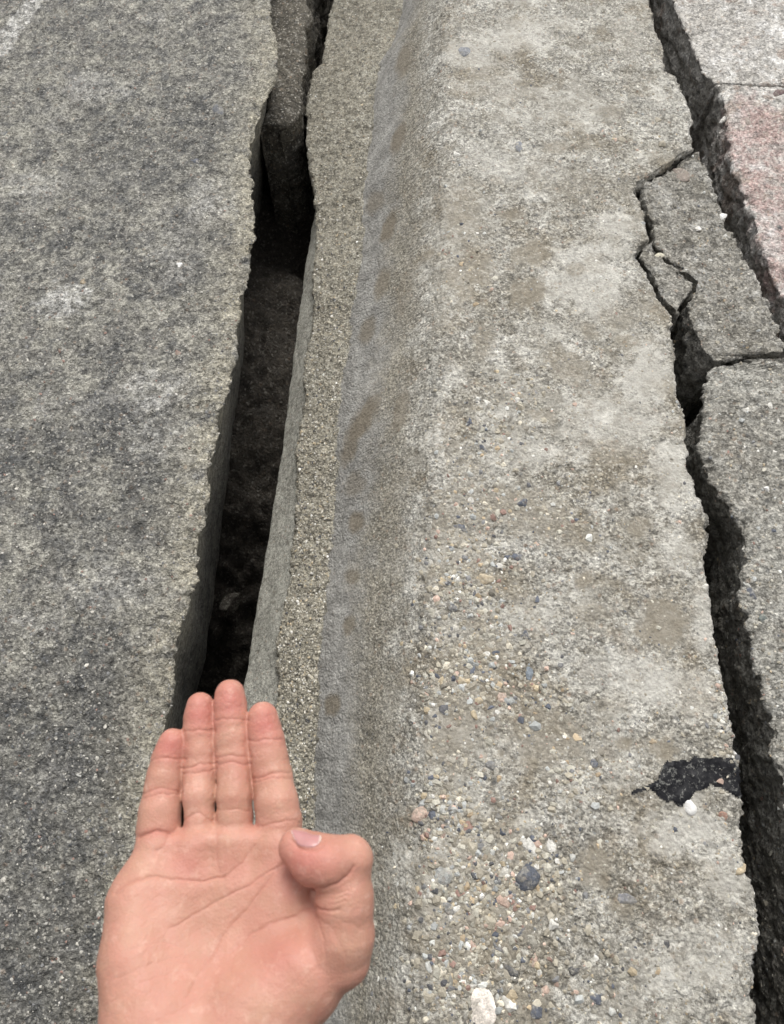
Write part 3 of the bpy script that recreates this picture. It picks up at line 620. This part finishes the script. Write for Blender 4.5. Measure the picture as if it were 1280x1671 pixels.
# tar patch: skin of tar lying over the kerb top
def in_poly(x, y, poly):
    c = np.zeros(x.shape, bool); n = len(poly)
    for i in range(n):
        x1, y1 = poly[i]; x2, y2 = poly[(i + 1) % n]
        c ^= ((y1 > y) != (y2 > y)) & (x < (x2 - x1) * (y - y1) / (y2 - y1 + 1e-9) + x1)
    return c
def to_px(V):
    L = (V - MT) @ MR; return 640 + L[:, 0] / -L[:, 2] * F, 835.5 - L[:, 1] / -L[:, 2] * F
def seg_dist(x, y, poly):
    d = np.full(x.shape, 1e9); n = len(poly)
    for i in range(n):
        a = np.array(poly[i], float); b = np.array(poly[(i + 1) % n], float); ab = b - a
        t = np.clip(((x - a[0]) * ab[0] + (y - a[1]) * ab[1]) / (ab @ ab), 0, 1)
        d = np.minimum(d, np.hypot(x - a[0] - t * ab[0], y - a[1] - t * ab[1]))
    return d
TAR = [(1026, 1297), (1032, 1288), (1052, 1281), (1072, 1272), (1078, 1255), (1086, 1240), (1108, 1240), (1128, 1232), (1160, 1236), (1190, 1232), (1214, 1250), (1220, 1280), (1222, 1306), (1204, 1304), (1180, 1288), (1160, 1284), (1142, 1292), (1130, 1304), (1118, 1316), (1108, 1322), (1098, 1314), (1082, 1308), (1070, 1298), (1062, 1290), (1046, 1294), (1032, 1299)]
X_, Y_ = to_px(KV); sel = in_poly(X_, Y_, TAR)
nj = fbm(KV, 90, 3, .6, 91) * 14; inside = sel & (seg_dist(X_, Y_, TAR) > nj - 1)
fm = inside[KF].all(axis=1); idx = np.unique(KF[fm]); rem = -np.ones(len(KV), int); rem[idx] = np.arange(len(idx))
dd = seg_dist(X_[idx], Y_[idx], TAR); up = np.clip(dd / 8, 0, 1) * .0007 + .0002
TV = KV[idx].copy(); tq = rem[KF[fm]]
for _ in range(4):
    A_ = np.zeros(len(TV)); C_ = np.zeros(len(TV))
    for a_, b_ in ((0, 1), (1, 2), (2, 3), (3, 0)): np.add.at(A_, tq[:, a_], TV[tq[:, b_], 2]); np.add.at(C_, tq[:, a_], 1)
    TV[:, 2] = np.maximum(.4 * TV[:, 2] + .6 * A_ / np.maximum(C_, 1), KV[idx, 2] - .0002)
TV[:, 2] += up
mesh_np('tar_patch', TV, rem[KF[fm]], M_tar, tk, origin=tuple(tk.location))

#HAND
# ------------------------------------------------------------------ the photographer's right hand, palm up, on its forearm
def skin():
    g = G('skin')
    pk = g.attr('pink'); cr = g.attr('crease')
    base = g.mix(g.ramp(g.noise(38, 4, .6), [(.35, 0), (.65, 1)]), (.42, .218, .153), (.49, .283, .203))
    base = g.mix(pk, base, (.44, .15, .12))
    mot = g.ramp(g.noise(120, 5, .7, seed=3), [(.38, 0), (.62, 1)])
    base = g.mix(g.math('MULTIPLY', mot, .30), base, (.50, .215, .17))
    m2 = g.ramp(g.noise(48, 5, .65, seed=13), [(.42, 0), (.6, 1)])
    base = g.mix(g.math('MULTIPLY', m2, .28), base, (.53, .235, .19))
    pal = g.ramp(g.noise(160, 4, .7, seed=7), [(.55, 0), (.7, 1)])
    base = g.mix(g.math('MULTIPLY', pal, .3), base, (.66, .44, .35))
    base = g.mix(g.math('MULTIPLY', cr, .38), base, (.40, .15, .11))
    b = g.b; b.inputs['Subsurface Weight'].default_value = .22; b.inputs['Subsurface Radius'].default_value = (1, .35, .18); b.inputs['Subsurface Scale'].default_value = .003
    b.inputs['Specular IOR Level'].default_value = .38
    # fine skin ridges
    wv = g.n.new('ShaderNodeTexWave'); wv.inputs['Scale'].default_value = 520; wv.inputs['Distortion'].default_value = 7; wv.inputs['Detail'].default_value = 2; wv.inputs['Detail Scale'].default_value = .08
    g.l.new(g.co, wv.inputs['Vector'])
    h = g.math('ADD', g.math('MULTIPLY', wv.outputs[1], .12), g.math('ADD', g.math('MULTIPLY', g.vor(900), .5), g.math('MULTIPLY', g.noise(300, 4, .7), .9)))
    return g.done(base, g.ramp(g.noise(200, 3, .6), [(.3, .46), (.7, .6)]), g.bump(h, .0003, .8))
M_skin = skin()
g = G('nail'); g.b.inputs['Subsurface Weight'].default_value = .2; g.b.inputs['Subsurface Scale'].default_value = .002
M_nail = g.done(g.mix(g.attr('tipw'), g.mix(g.noise(150, 3, .5), (.42, .20, .195), (.48, .25, .235)), (.74, .62, .55)), .33)

def Dp(cy): return .345 - (cy - 1000) * 5.4e-5
def HP(cx, cy, r, dz=0.0):
    d = Dp(cy) - dz; p = camp(140 + cx / 2.56, 1080 + cy / 2.56, d); return p, r / 2.56 / F * d
h_ = .00056
lo = np.array([-.150, -.330, -.420]); hi = np.array([.002, -.078, -.225])
nx, ny, nz = [int(v) for v in (hi - lo) / h_]
gx = (lo[0] + np.arange(nx) * h_).astype(np.float32); gy = (lo[1] + np.arange(ny) * h_).astype(np.float32); gz = (lo[2] + np.arange(nz) * h_).astype(np.float32)
BIG = .03
def cone_sdf(a, ra, b, rb, pad):
    """distance to a round cone, evaluated only in its own box; returns slices and values"""
    mn = np.minimum(a - ra, b - rb) - pad; mx = np.maximum(a + ra, b + rb) + pad
    i0 = np.clip(((mn - lo) / h_).astype(int), 0, [nx, ny, nz]); i1 = np.clip(((mx - lo) / h_).astype(int) + 1, 0, [nx, ny, nz])
    sl = tuple(slice(p, q) for p, q in zip(i0, i1))
    X = gx[sl[0]][:, None, None]; Y = gy[sl[1]][None, :, None]; Z = gz[sl[2]][None, None, :]
    ba = b - a; l2 = float(ba @ ba); L = math.sqrt(l2)
    k = (ra - rb) / L; k = max(-.95, min(.95, k))
    px, py, pz = X - a[0], Y - a[1], Z - a[2]
    t = (px * ba[0] + py * ba[1] + pz * ba[2]) / L
    q2 = px * px + py * py + pz * pz - t * t; q = np.sqrt(np.maximum(q2, 1e-12))
    tt = np.clip((t + q * k / math.sqrt(1 - k * k)) / L, 0, 1)
    d = np.sqrt(q * q + (t - tt * L) ** 2) - (ra + (rb - ra) * tt)
    return sl, d.astype(np.float32)
def smin(a, b, k):
    if k <= 0: return np.minimum(a, b)
    h = np.clip(.5 + .5 * (b - a) / k, 0, 1); return b * (1 - h) + a * h - k * h * (1 - h)
def newf(): return np.full((nx, ny, nz), BIG, np.float32)
def chain(field, pts, k):
    for (a, ra), (b, rb) in zip(pts[:-1], pts[1:]):
        sl, d = cone_sdf(a, ra, b, rb, .016); field[sl] = smin(field[sl], np.minimum(d, BIG), k)
    return field
palm = newf()
mm = .001
for pts in (
  [HP(298, 775, 86, 0), HP(232, 1000, 116, -1*mm), HP(222, 1250, 138, 0), HP(255, 1513, 162, -1*mm), HP(335, 1800, 160, -4*mm), HP(400, 2080, 150, -4*mm), HP(400, 2700, 190, -4*mm)],
  [HP(470, 760, 78, 1*mm), HP(430, 1000, 108, -4*mm), HP(410, 1500, 140, -4*mm), HP(470, 2050, 160, -2*mm), HP(520, 2700, 210, -2*mm)],
  [HP(622, 755, 82, 1*mm), HP(630, 1000, 106, -5*mm), HP(580, 1500, 140, -5*mm), HP(540, 2050, 160, -2*mm)],
  [HP(800, 765, 90, 1*mm), HP(815, 1000, 108, -3*mm), HP(710, 1500, 140, -5*mm), HP(600, 2050, 160, -2*mm), HP(640, 2700, 200, -2*mm)]):
    chain(palm, pts, .012)
chain(palm, [HP(1050, 1190, 105, 3*mm), HP(900, 1318, 182, -2*mm), HP(700, 1470, 175, -3*mm), HP(570, 1820, 150, -4*mm), HP(590, 2080, 165, -3*mm)], .010)
chain(palm, [HP(870, 900, 100, -3*mm), HP(950, 1000, 92, -3*mm), HP(1020, 1120, 100, 0)], .008)
thumb = newf()
chain(thumb, [HP(1083, 1245, 106, 4*mm), HP(1084, 1150, 116, 9*mm), HP(1082, 990, 116, 15*mm), HP(1102, 828, 90, 21*mm)], .004)
chain(thumb, [HP(1108, 822, 86, 21*mm), HP(1010, 838, 102, 24*mm), HP(950, 822, 98, 24*mm), HP(884, 776, 78, 23*mm)], .004)
field = smin(palm, thumb, .0055); del palm, thumb
fingers = [
 [(296, 770, 86, 0), (306, 690, 87, 0), (311, 620, 84, 1), (320, 550, 76, 1), (330, 480, 72, 2), (344, 410, 67, 3), (356, 365, 60, 4), (363, 334, 55, 5)],
 [(474, 750, 68, 0), (476, 660, 61, 1), (474, 560, 68, 2), (476, 450, 68, 1), (476, 370, 66, 2), (474, 290, 65, 3), (475, 225, 61, 4), (478, 184, 56, 5)],
 [(622, 745, 72, 0), (622, 650, 73, 1), (622, 560, 71, 3), (617, 410, 71, 2), (612, 320, 70, 3), (608, 240, 68, 4), (604, 175, 65, 5), (602, 135, 61, 6)],
 [(812, 760, 90, 0), (809, 670, 93, 0), (797, 590, 89, 2), (781, 480, 81, 1), (766, 400, 77, 2), (755, 330, 73, 3), (745, 270, 67, 4), (740, 230, 62, 5)]]
for f in fingers:
    ff = newf(); chain(ff, [HP(x, y, r, z * mm) for x, y, r, z in f], .002)
    # blend with the palm near the root, keep the fingers apart higher up
    field = smin(field, ff, .0014); del ff

def surface_nets(Fd):
    s = Fd < 0
    c = [Fd[:-1, :-1, :-1], Fd[1:, :-1, :-1], Fd[:-1, 1:, :-1], Fd[1:, 1:, :-1], Fd[:-1, :-1, 1:], Fd[1:, :-1, 1:], Fd[:-1, 1:, 1:], Fd[1:, 1:, 1:]]
    n_in = sum((x < 0).astype(np.int8) for x in c); act = (n_in > 0) & (n_in < 8)
    ids = -np.ones(act.shape, np.int64); I = np.argwhere(act); ids[act] = np.arange(len(I))
    vals = np.stack([x[act] for x in c], 1)
    offs = np.array([[0,0,0],[1,0,0],[0,1,0],[1,1,0],[0,0,1],[1,0,1],[0,1,1],[1,1,1]], float)
    acc = np.zeros((len(I), 3)); cnt = np.zeros(len(I))
    for a in range(8):
        for b in range(a + 1, 8):
            if np.abs(offs[a] - offs[b]).sum() != 1: continue
            va, vb = vals[:, a], vals[:, b]; m = (va < 0) != (vb < 0)
            t = np.where(m, va / np.where(m, va - vb, 1), 0)
            acc[m] += (offs[a] + t[:, None] * (offs[b] - offs[a]))[m]; cnt[m] += 1
    V = I + acc / cnt[:, None]
    Q = []
    for ax in range(3):
        sl0 = [slice(None)] * 3; sl1 = [slice(None)] * 3; sl0[ax] = slice(0, -1); sl1[ax] = slice(1, None)
        A = s[tuple(sl0)]; B = s[tuple(sl1)]; ch = np.argwhere(A != B)
        u, v = [(1, 2), (2, 0), (0, 1)][ax]
        ok = (ch[:, u] > 0) & (ch[:, v] > 0) & (ch[:, u] < Fd.shape[u] - 1) & (ch[:, v] < Fd.shape[v] - 1); ch = ch[ok]
        eu = np.zeros(3, int); eu[u] = 1; ev = np.zeros(3, int); ev[v] = 1
        g_ = lambda d: ids[tuple((ch - d).T)]
        q = np.stack([g_(eu + ev), g_(ev), g_(0 * eu), g_(eu)], 1)
        flip = ~A[tuple(ch.T)]; q[flip] = q[flip][:, ::-1]; Q.append(q)
    Q = np.concatenate(Q); Q = Q[(Q >= 0).all(1)]
    return V, Q
HV, HF = surface_nets(field); del field
HV = lo + HV * h_
def vnormals(V, Q):
    n = np.cross(V[Q[:, 2]] - V[Q[:, 0]], V[Q[:, 3]] - V[Q[:, 1]]); N = np.zeros_like(V)
    for k in range(4): np.add.at(N, Q[:, k], n)
    return N / np.maximum(np.linalg.norm(N, axis=1, keepdims=True), 1e-12)
def relax(V, Q, it):
    for _ in range(it):
        A = np.zeros_like(V); C = np.zeros(len(V))
        for a, b in ((0, 1), (1, 2), (2, 3), (3, 0)):
            np.add.at(A, Q[:, a], V[Q[:, b]]); np.add.at(C, Q[:, a], 1)
        V = V * .4 + A / np.maximum(C, 1)[:, None] * .6
    return V
HV = relax(HV, HF, 3); HN = vnormals(HV, HF)
cx = ((640 + HV[:, 0] / -HV[:, 2] * F) - 140) * 2.56; cy = ((835.5 - HV[:, 1] / -HV[:, 2] * F) - 1080) * 2.56
front = np.clip(HN[:, 2] * 3, 0, 1)
dzv = HV[:, 2] + Dp(cy)                       # height above the mid plane of the hand
onthumb = (dzv > .0165) & (cx > 780) & (cy < 1100)
def pl_dist(pts):
    d = np.full(len(cx), 1e9)
    for (x1, y1), (x2, y2) in zip(pts[:-1], pts[1:]):
        ax, ay = x2 - x1, y2 - y1; t = np.clip(((cx - x1) * ax + (cy - y1) * ay) / (ax * ax + ay * ay), 0, 1)
        d = np.minimum(d, np.hypot(cx - x1 - t * ax, cy - y1 - t * ay))
    return d
CR = [ # points, half width (crop px), depth mm, where ('f' any front, 'p' not thumb, 't' thumb)
 ([(272, 412), (345, 400), (418, 408)], 6, .40, 'p'), ([(240, 552), (300, 532), (345, 530), (398, 546)], 6, .42, 'p'), ([(242, 572), (310, 553), (396, 556)], 5, .3, 'p'), ([(225, 735), (270, 715), (300, 706), (352, 718), (385, 700)], 9, .8, 'p'),
 ([(406, 292), (470, 284), (540, 292)], 6, .42, 'p'), ([(404, 446), (470, 432), (546, 420)], 6, .45, 'p'), ([(406, 466), (475, 462), (546, 446)], 6, .42, 'p'), ([(408, 660), (440, 640), (475, 632), (545, 668)], 6, .4, 'p'),
 ([(538, 244), (610, 236), (680, 244)], 6, .42, 'p'), ([(545, 402), (615, 390), (692, 400)], 6, .42, 'p'), ([(545, 430), (615, 420), (692, 430)], 6, .42, 'p'), ([(548, 622), (620, 612), (695, 626)], 6, .32, 'p'),
 ([(680, 332), (760, 325), (832, 322)], 6, .42, 'p'), ([(695, 492), (780, 465), (864, 462)], 6, .42, 'p'), ([(698, 504), (780, 486), (864, 486)], 5, .3, 'p'), ([(712, 692), (760, 680), (850, 662), (905, 672)], 6, .35, 'p'),
 ([(120, 970), (165, 930), (220, 908), (290, 900), (400, 912), (500, 916), (575, 898)], 7, .5, 'p'), ([(570, 905), (640, 855), (690, 790), (735, 730)], 5, .28, 'p'),
 ([(345, 1118), (430, 1072), (520, 1012), (620, 962), (700, 915), (800, 852), (840, 840)], 6, .45, 'p'), ([(512, 1248), (560, 1160), (640, 1062), (720, 965), (800, 862)], 6, .45, 'p'),
 ([(420, 1400), (470, 1300), (512, 1248)], 7, .25, 'p'), ([(600, 1215), (680, 1140), (780, 1090), (880, 1062), (935, 1028)], 9, .42, 'p'),
 ([(955, 950), (1000, 949), (1050, 930), (1095, 895), (1122, 855)], 7, .7, 'f'), ([(940, 955), (934, 1000), (944, 1024), (1000, 1042), (1055, 1036)], 9, .9, 'f'), ([(960, 975), (1040, 972), (1095, 955)], 5, .18, 'f'), ([(955, 995), (1040, 992), (1100, 978)], 5, .18, 'f'), ([(960, 1015), (1030, 1014), (1090, 1004)], 5, .18, 'f'),
 ([(935, 1028), (965, 1080), (995, 1150), (1010, 1240)], 7, .25, 'f'), ([(960, 1060), (1040, 1130), (1090, 1230)], 6, .2, 'f'), ([(975, 1050), (1090, 1090), (1160, 1120)], 6, .15, 'f'), ([(540, 700), (548, 780), (556, 880)], 9, .25, 'p'), ([(350, 720), (330, 760), (300, 790)], 8, .25, 'p'),
 ([(200, 1200), (330, 1170), (420, 1190)], 6, .14, 'p'), ([(120, 1330), (250, 1270), (400, 1230)], 6, .14, 'p'), ([(110, 1420), (260, 1330), (430, 1280)], 6, .14, 'p'), ([(300, 1500), (420, 1440), (620, 1290)], 6, .14, 'p'), ([(480, 1010), (570, 900), (580, 870)], 5, .15, 'p'), ([(600, 1330), (620, 1220), (700, 1150)], 6, .18, 'p'),
 ([(862, 742), (884, 777), (912, 786), (950, 786), (982, 772), (1000, 740)], 6, .55, 't'), ([(880, 860), (960, 900), (1040, 890)], 6, .1, 't')]
wob = fbm(HV, 160, 2, .6, 3) * 10; cx += wob; cy += fbm(HV, 160, 2, .6, 9) * 10
disp = np.zeros(len(HV)); crease = np.zeros(len(HV))
for pts, wd, dep, where in CR:
    wd = wd * .78; d = pl_dist(pts); m = front * (1 if where == 'f' else (~onthumb if where == 'p' else onthumb))
    mod = .75 + .5 * np.clip(fbm(HV, 90, 1, .5, wd + dep) + .3, 0, 1)
    disp -= m * mod * (dep * mm * np.exp(-(d / wd) ** 2) + .38 * dep * mm * np.exp(-(d / (wd * 4.2)) ** 2))
    crease = np.maximum(crease, m * mod * np.exp(-(d / (wd * .9)) ** 2) * min(1, dep / .45))
    crease = np.maximum(crease, .2 * m * np.exp(-(d / (wd * 3)) ** 2) * min(1, dep / .45))
def blob(x, y, sx, sy, rot=0.0):
    c, s = math.cos(rot), math.sin(rot); dx, dy = cx - x, cy - y
    return np.exp(-(((dx * c + dy * s) / sx) ** 2 + ((-dx * s + dy * c) / sy) ** 2))
# soft relief of the palm: hollow in the middle, pads under the fingers
relief = [(560, 1080, 190, 150, -2.6), (430, 800, 60, 60, .9), (590, 800, 60, 60, .5), (760, 800, 80, 60, .6), (300, 860, 80, 80, .8), (520, 790, 22, 90, -.6), (680, 790, 24, 70, -.5), (880, 1230, 150, 120, 1.6), (930, 1005, 26, 40, -1.4), (230, 1250, 120, 220, .8), (500, 1330, 60, 160, -.9)]
for x, y, sx, sy, a in relief: disp += np.where(onthumb, 0, 1) * front * a * mm * blob(x, y, sx, sy)
disp += .00022 * fbm(HV, 120, 3, .6, 4) + .00010 * fbm(HV, 420, 2, .6, 5)
pink = np.zeros(len(HV))
for x, y, sx, sy, a in [(350, 350, 80, 70, 1), (476, 215, 75, 85, 1), (605, 165, 80, 90, 1), (745, 260, 80, 90, 1), (920, 830, 130, 110, .9), (440, 860, 90, 90, .55), (600, 850, 80, 70, .3), (830, 1230, 170, 140, .55), (960, 1040, 60, 70, .5), (300, 1350, 180, 120, .3), (475, 445, 60, 22, .45), (617, 412, 60, 22, .4), (330, 545, 60, 22, .4), (780, 475, 70, 22, .4), (290, 710, 70, 24, .5), (800, 680, 70, 24, .3)]:
    pink = np.maximum(pink, a * blob(x, y, sx, sy))
# faint crossing skin lines over the palm, wrinkles round the thumb joint
for an, am, sc_ in ((.62, .00013, 1.0), (-.5, .00009, 1.15), (1.5, .00007, .9)):
    ca, sa = math.cos(an), math.sin(an); u_ = HV[:, 0] * ca + HV[:, 1] * sa; v_ = -HV[:, 0] * sa + HV[:, 1] * ca
    ln = fbm(np.c_[u_ * 45 * sc_, v_ * 420 * sc_, HV[:, 2] * 60], 1, 2, .55, 33 + an)
    lines = np.clip(1 - np.abs(ln) / .10, 0, 1) * np.clip(fbm(HV, 45, 2, .5, 44 + an) + .25, 0, 1)
    disp -= am * 1.6 * front * lines; crease = np.maximum(crease, .22 * front * lines)
HV2 = HV + HN * disp[:, None]
# body colour pieces ride on the mesh as pigment: tips and pads are redder
HW = HV2 @ MR.T + MT
pw = MC @ Vector(camp(330, 1900, .30))
hand = mesh_np('person', HW, HF, M_skin, None, attrs={'pink': np.clip(pink, 0, 1), 'crease': np.clip(crease, 0, 1)}, origin=tuple(pw))
tag(hand, "right hand held palm up over the gap, fingers together and thumb bent inward", 'person')
# thumbnail
NAIL = [(850, 703), (880, 700), (920, 708), (955, 722), (984, 722), (994, 738), (978, 768), (948, 781), (912, 781), (884, 772), (866, 744)]
ncx = ((640 + HV2[:, 0] / -HV2[:, 2] * F) - 140) * 2.56; ncy = ((835.5 - HV2[:, 1] / -HV2[:, 2] * F) - 1080) * 2.56
ins = in_poly(ncx, ncy, NAIL) & (HV2[:, 2] + Dp(ncy) > .012) & (HN[:, 2] > -.35)
fm = ins[HF].all(1); idx = np.unique(HF[fm]); rem = -np.ones(len(HV2), int); rem[idx] = np.arange(len(idx))
dd = seg_dist(ncx[idx], ncy[idx], NAIL)
NVv = relax(HV2[idx], rem[HF[fm]], 3) + HN[idx] * (.0001 + .00045 * np.clip(dd / 14, 0, 1) ** .5)[:, None]
tipw = np.clip(1 - (seg_dist(ncx[idx], ncy[idx], [(866, 744), (850, 703), (851, 703)]) / 10), 0, 1)
tipw = np.maximum(tipw, .7 * np.clip(1 - (seg_dist(ncx[idx], ncy[idx], [(984, 722), (994, 738), (978, 768)]) / 8), 0, 1))
mesh_np('thumbnail', NVv @ MR.T + MT, rem[HF[fm]], M_nail, hand, attrs={'tipw': tipw}, origin=tuple(pw))

# dark jacket sleeve over the forearm, beyond the lower border of the picture
def tube(path, rad, n=48, seed=0, fold=.006):
    path = [np.array(p, float) for p in path]; T = np.linspace(0, len(path) - 1, 90); C = []; Rd = []
    for t in T:
        i = min(int(t), len(path) - 2); f = t - i; f = f * f * (3 - 2 * f) if False else f
        C.append(path[i] * (1 - f) + path[i + 1] * f); Rd.append(rad[i] * (1 - f) + rad[i + 1] * f)
    C = np.array(C)
    for _ in range(12): C[1:-1] = (C[:-2] + 2 * C[1:-1] + C[2:]) / 4
    tg = np.gradient(C, axis=0); tg /= np.linalg.norm(tg, axis=1)[:, None]
    u = np.cross(tg, [0, 0, 1.0]); u /= np.linalg.norm(u, axis=1)[:, None]; v = np.cross(tg, u)
    a = np.linspace(0, 2 * math.pi, n, endpoint=False)
    P = C[:, None] + np.array(Rd)[:, None, None] * (np.cos(a)[None, :, None] * u[:, None] + np.sin(a)[None, :, None] * v[:, None])
    nrm = (P - C[:, None]); nrm /= np.linalg.norm(nrm, axis=2, keepdims=True)
    q = P.reshape(-1, 3); k = fold * fbm(q * [1, 1, 1], 22, 3, .5, seed) ; P = P + nrm * k.reshape(P.shape[:2])[..., None]
    inner = P[:1] * 1.0; inn = C[:1, None] + (P[:1] - C[:1, None]) * .93; inn2 = C[12:13, None] + (P[12:13] - C[12:13, None]) * .93
    P = np.concatenate([inn2, inn, P]); nr = len(P); i = np.arange(nr - 1)[:, None] * n + np.arange(n)[None]; j = np.arange(nr - 1)[:, None] * n + (np.arange(n)[None] + 1) % n
    Fq = np.stack([i, j, j + n, i + n], -1).reshape(-1, 4)
    return P.reshape(-1, 3), Fq
g = G('sleeve_cloth'); M_cloth = g.done(g.mix(g.noise(300, 3, .6), (.018, .02, .026), (.035, .037, .045)), .9, g.bump(g.noise(600, 3, .6), .0008))
sp = [camp(375, 2060, .268), np.array([-.052, -.36, -.215]), np.array([-.02, -.47, -.12]), np.array([.06, -.52, .02]), np.array([.14, -.54, .16])]
SV, SF = tube(sp, [.040, .050, .058, .064, .075], seed=5)
mesh_np('sleeve', SV @ MR.T + MT, SF, M_cloth, hand, origin=tuple(pw))

# the photographer crouches behind the camera: jacket, hood, trousers and boots (outside the picture, they keep the sky off the near end)
def cloth(name, path, rad, seed, m=M_cloth, n=64, sx=1.0):
    V, Fq = tube(path, rad, n, seed, .008)
    c = V.mean(0); V[:, 0] = c[0] + (V[:, 0] - c[0]) * sx
    mesh_np(name, V, Fq, m, hand, origin=tuple(pw))
cloth('jacket', [(.0, -.52, .12), (.0, -.56, .25), (.0, -.56, .45), (.0, -.50, .66), (.0, -.42, .80), (.0, -.38, .86)], [.15, .165, .17, .165, .11, .06], 3, sx=1.35)
cloth('hood', [(.0, -.38, .84), (.0, -.35, .90), (.0, -.32, .99), (.0, -.31, 1.07), (.0, -.31, 1.10)], [.07, .10, .115, .085, .02], 4)
for sx_ in (-1, 1):
    cloth('trouser_leg', [(.10 * sx_, -.56, .14), (.20 * sx_, -.42, .26), (.27 * sx_, -.26, .33), (.27 * sx_, -.30, .20), (.26 * sx_, -.36, .04)], [.10, .10, .075, .065, .06], 6 + sx_)
    cloth('boot', [(.26 * sx_, -.42, .02), (.26 * sx_, -.36, .03), (.27 * sx_, -.28, .02), (.27 * sx_, -.22, .01), (.27 * sx_, -.20, .005)], [.02, .05, .045, .035, .01], 8 + sx_)
cloth('sleeve', [(-.20, -.50, .70), (-.27, -.42, .55), (-.24, -.27, .58), (-.14, -.16, .68), (-.09, -.11, .72)], [.07, .06, .055, .045, .04], 11)
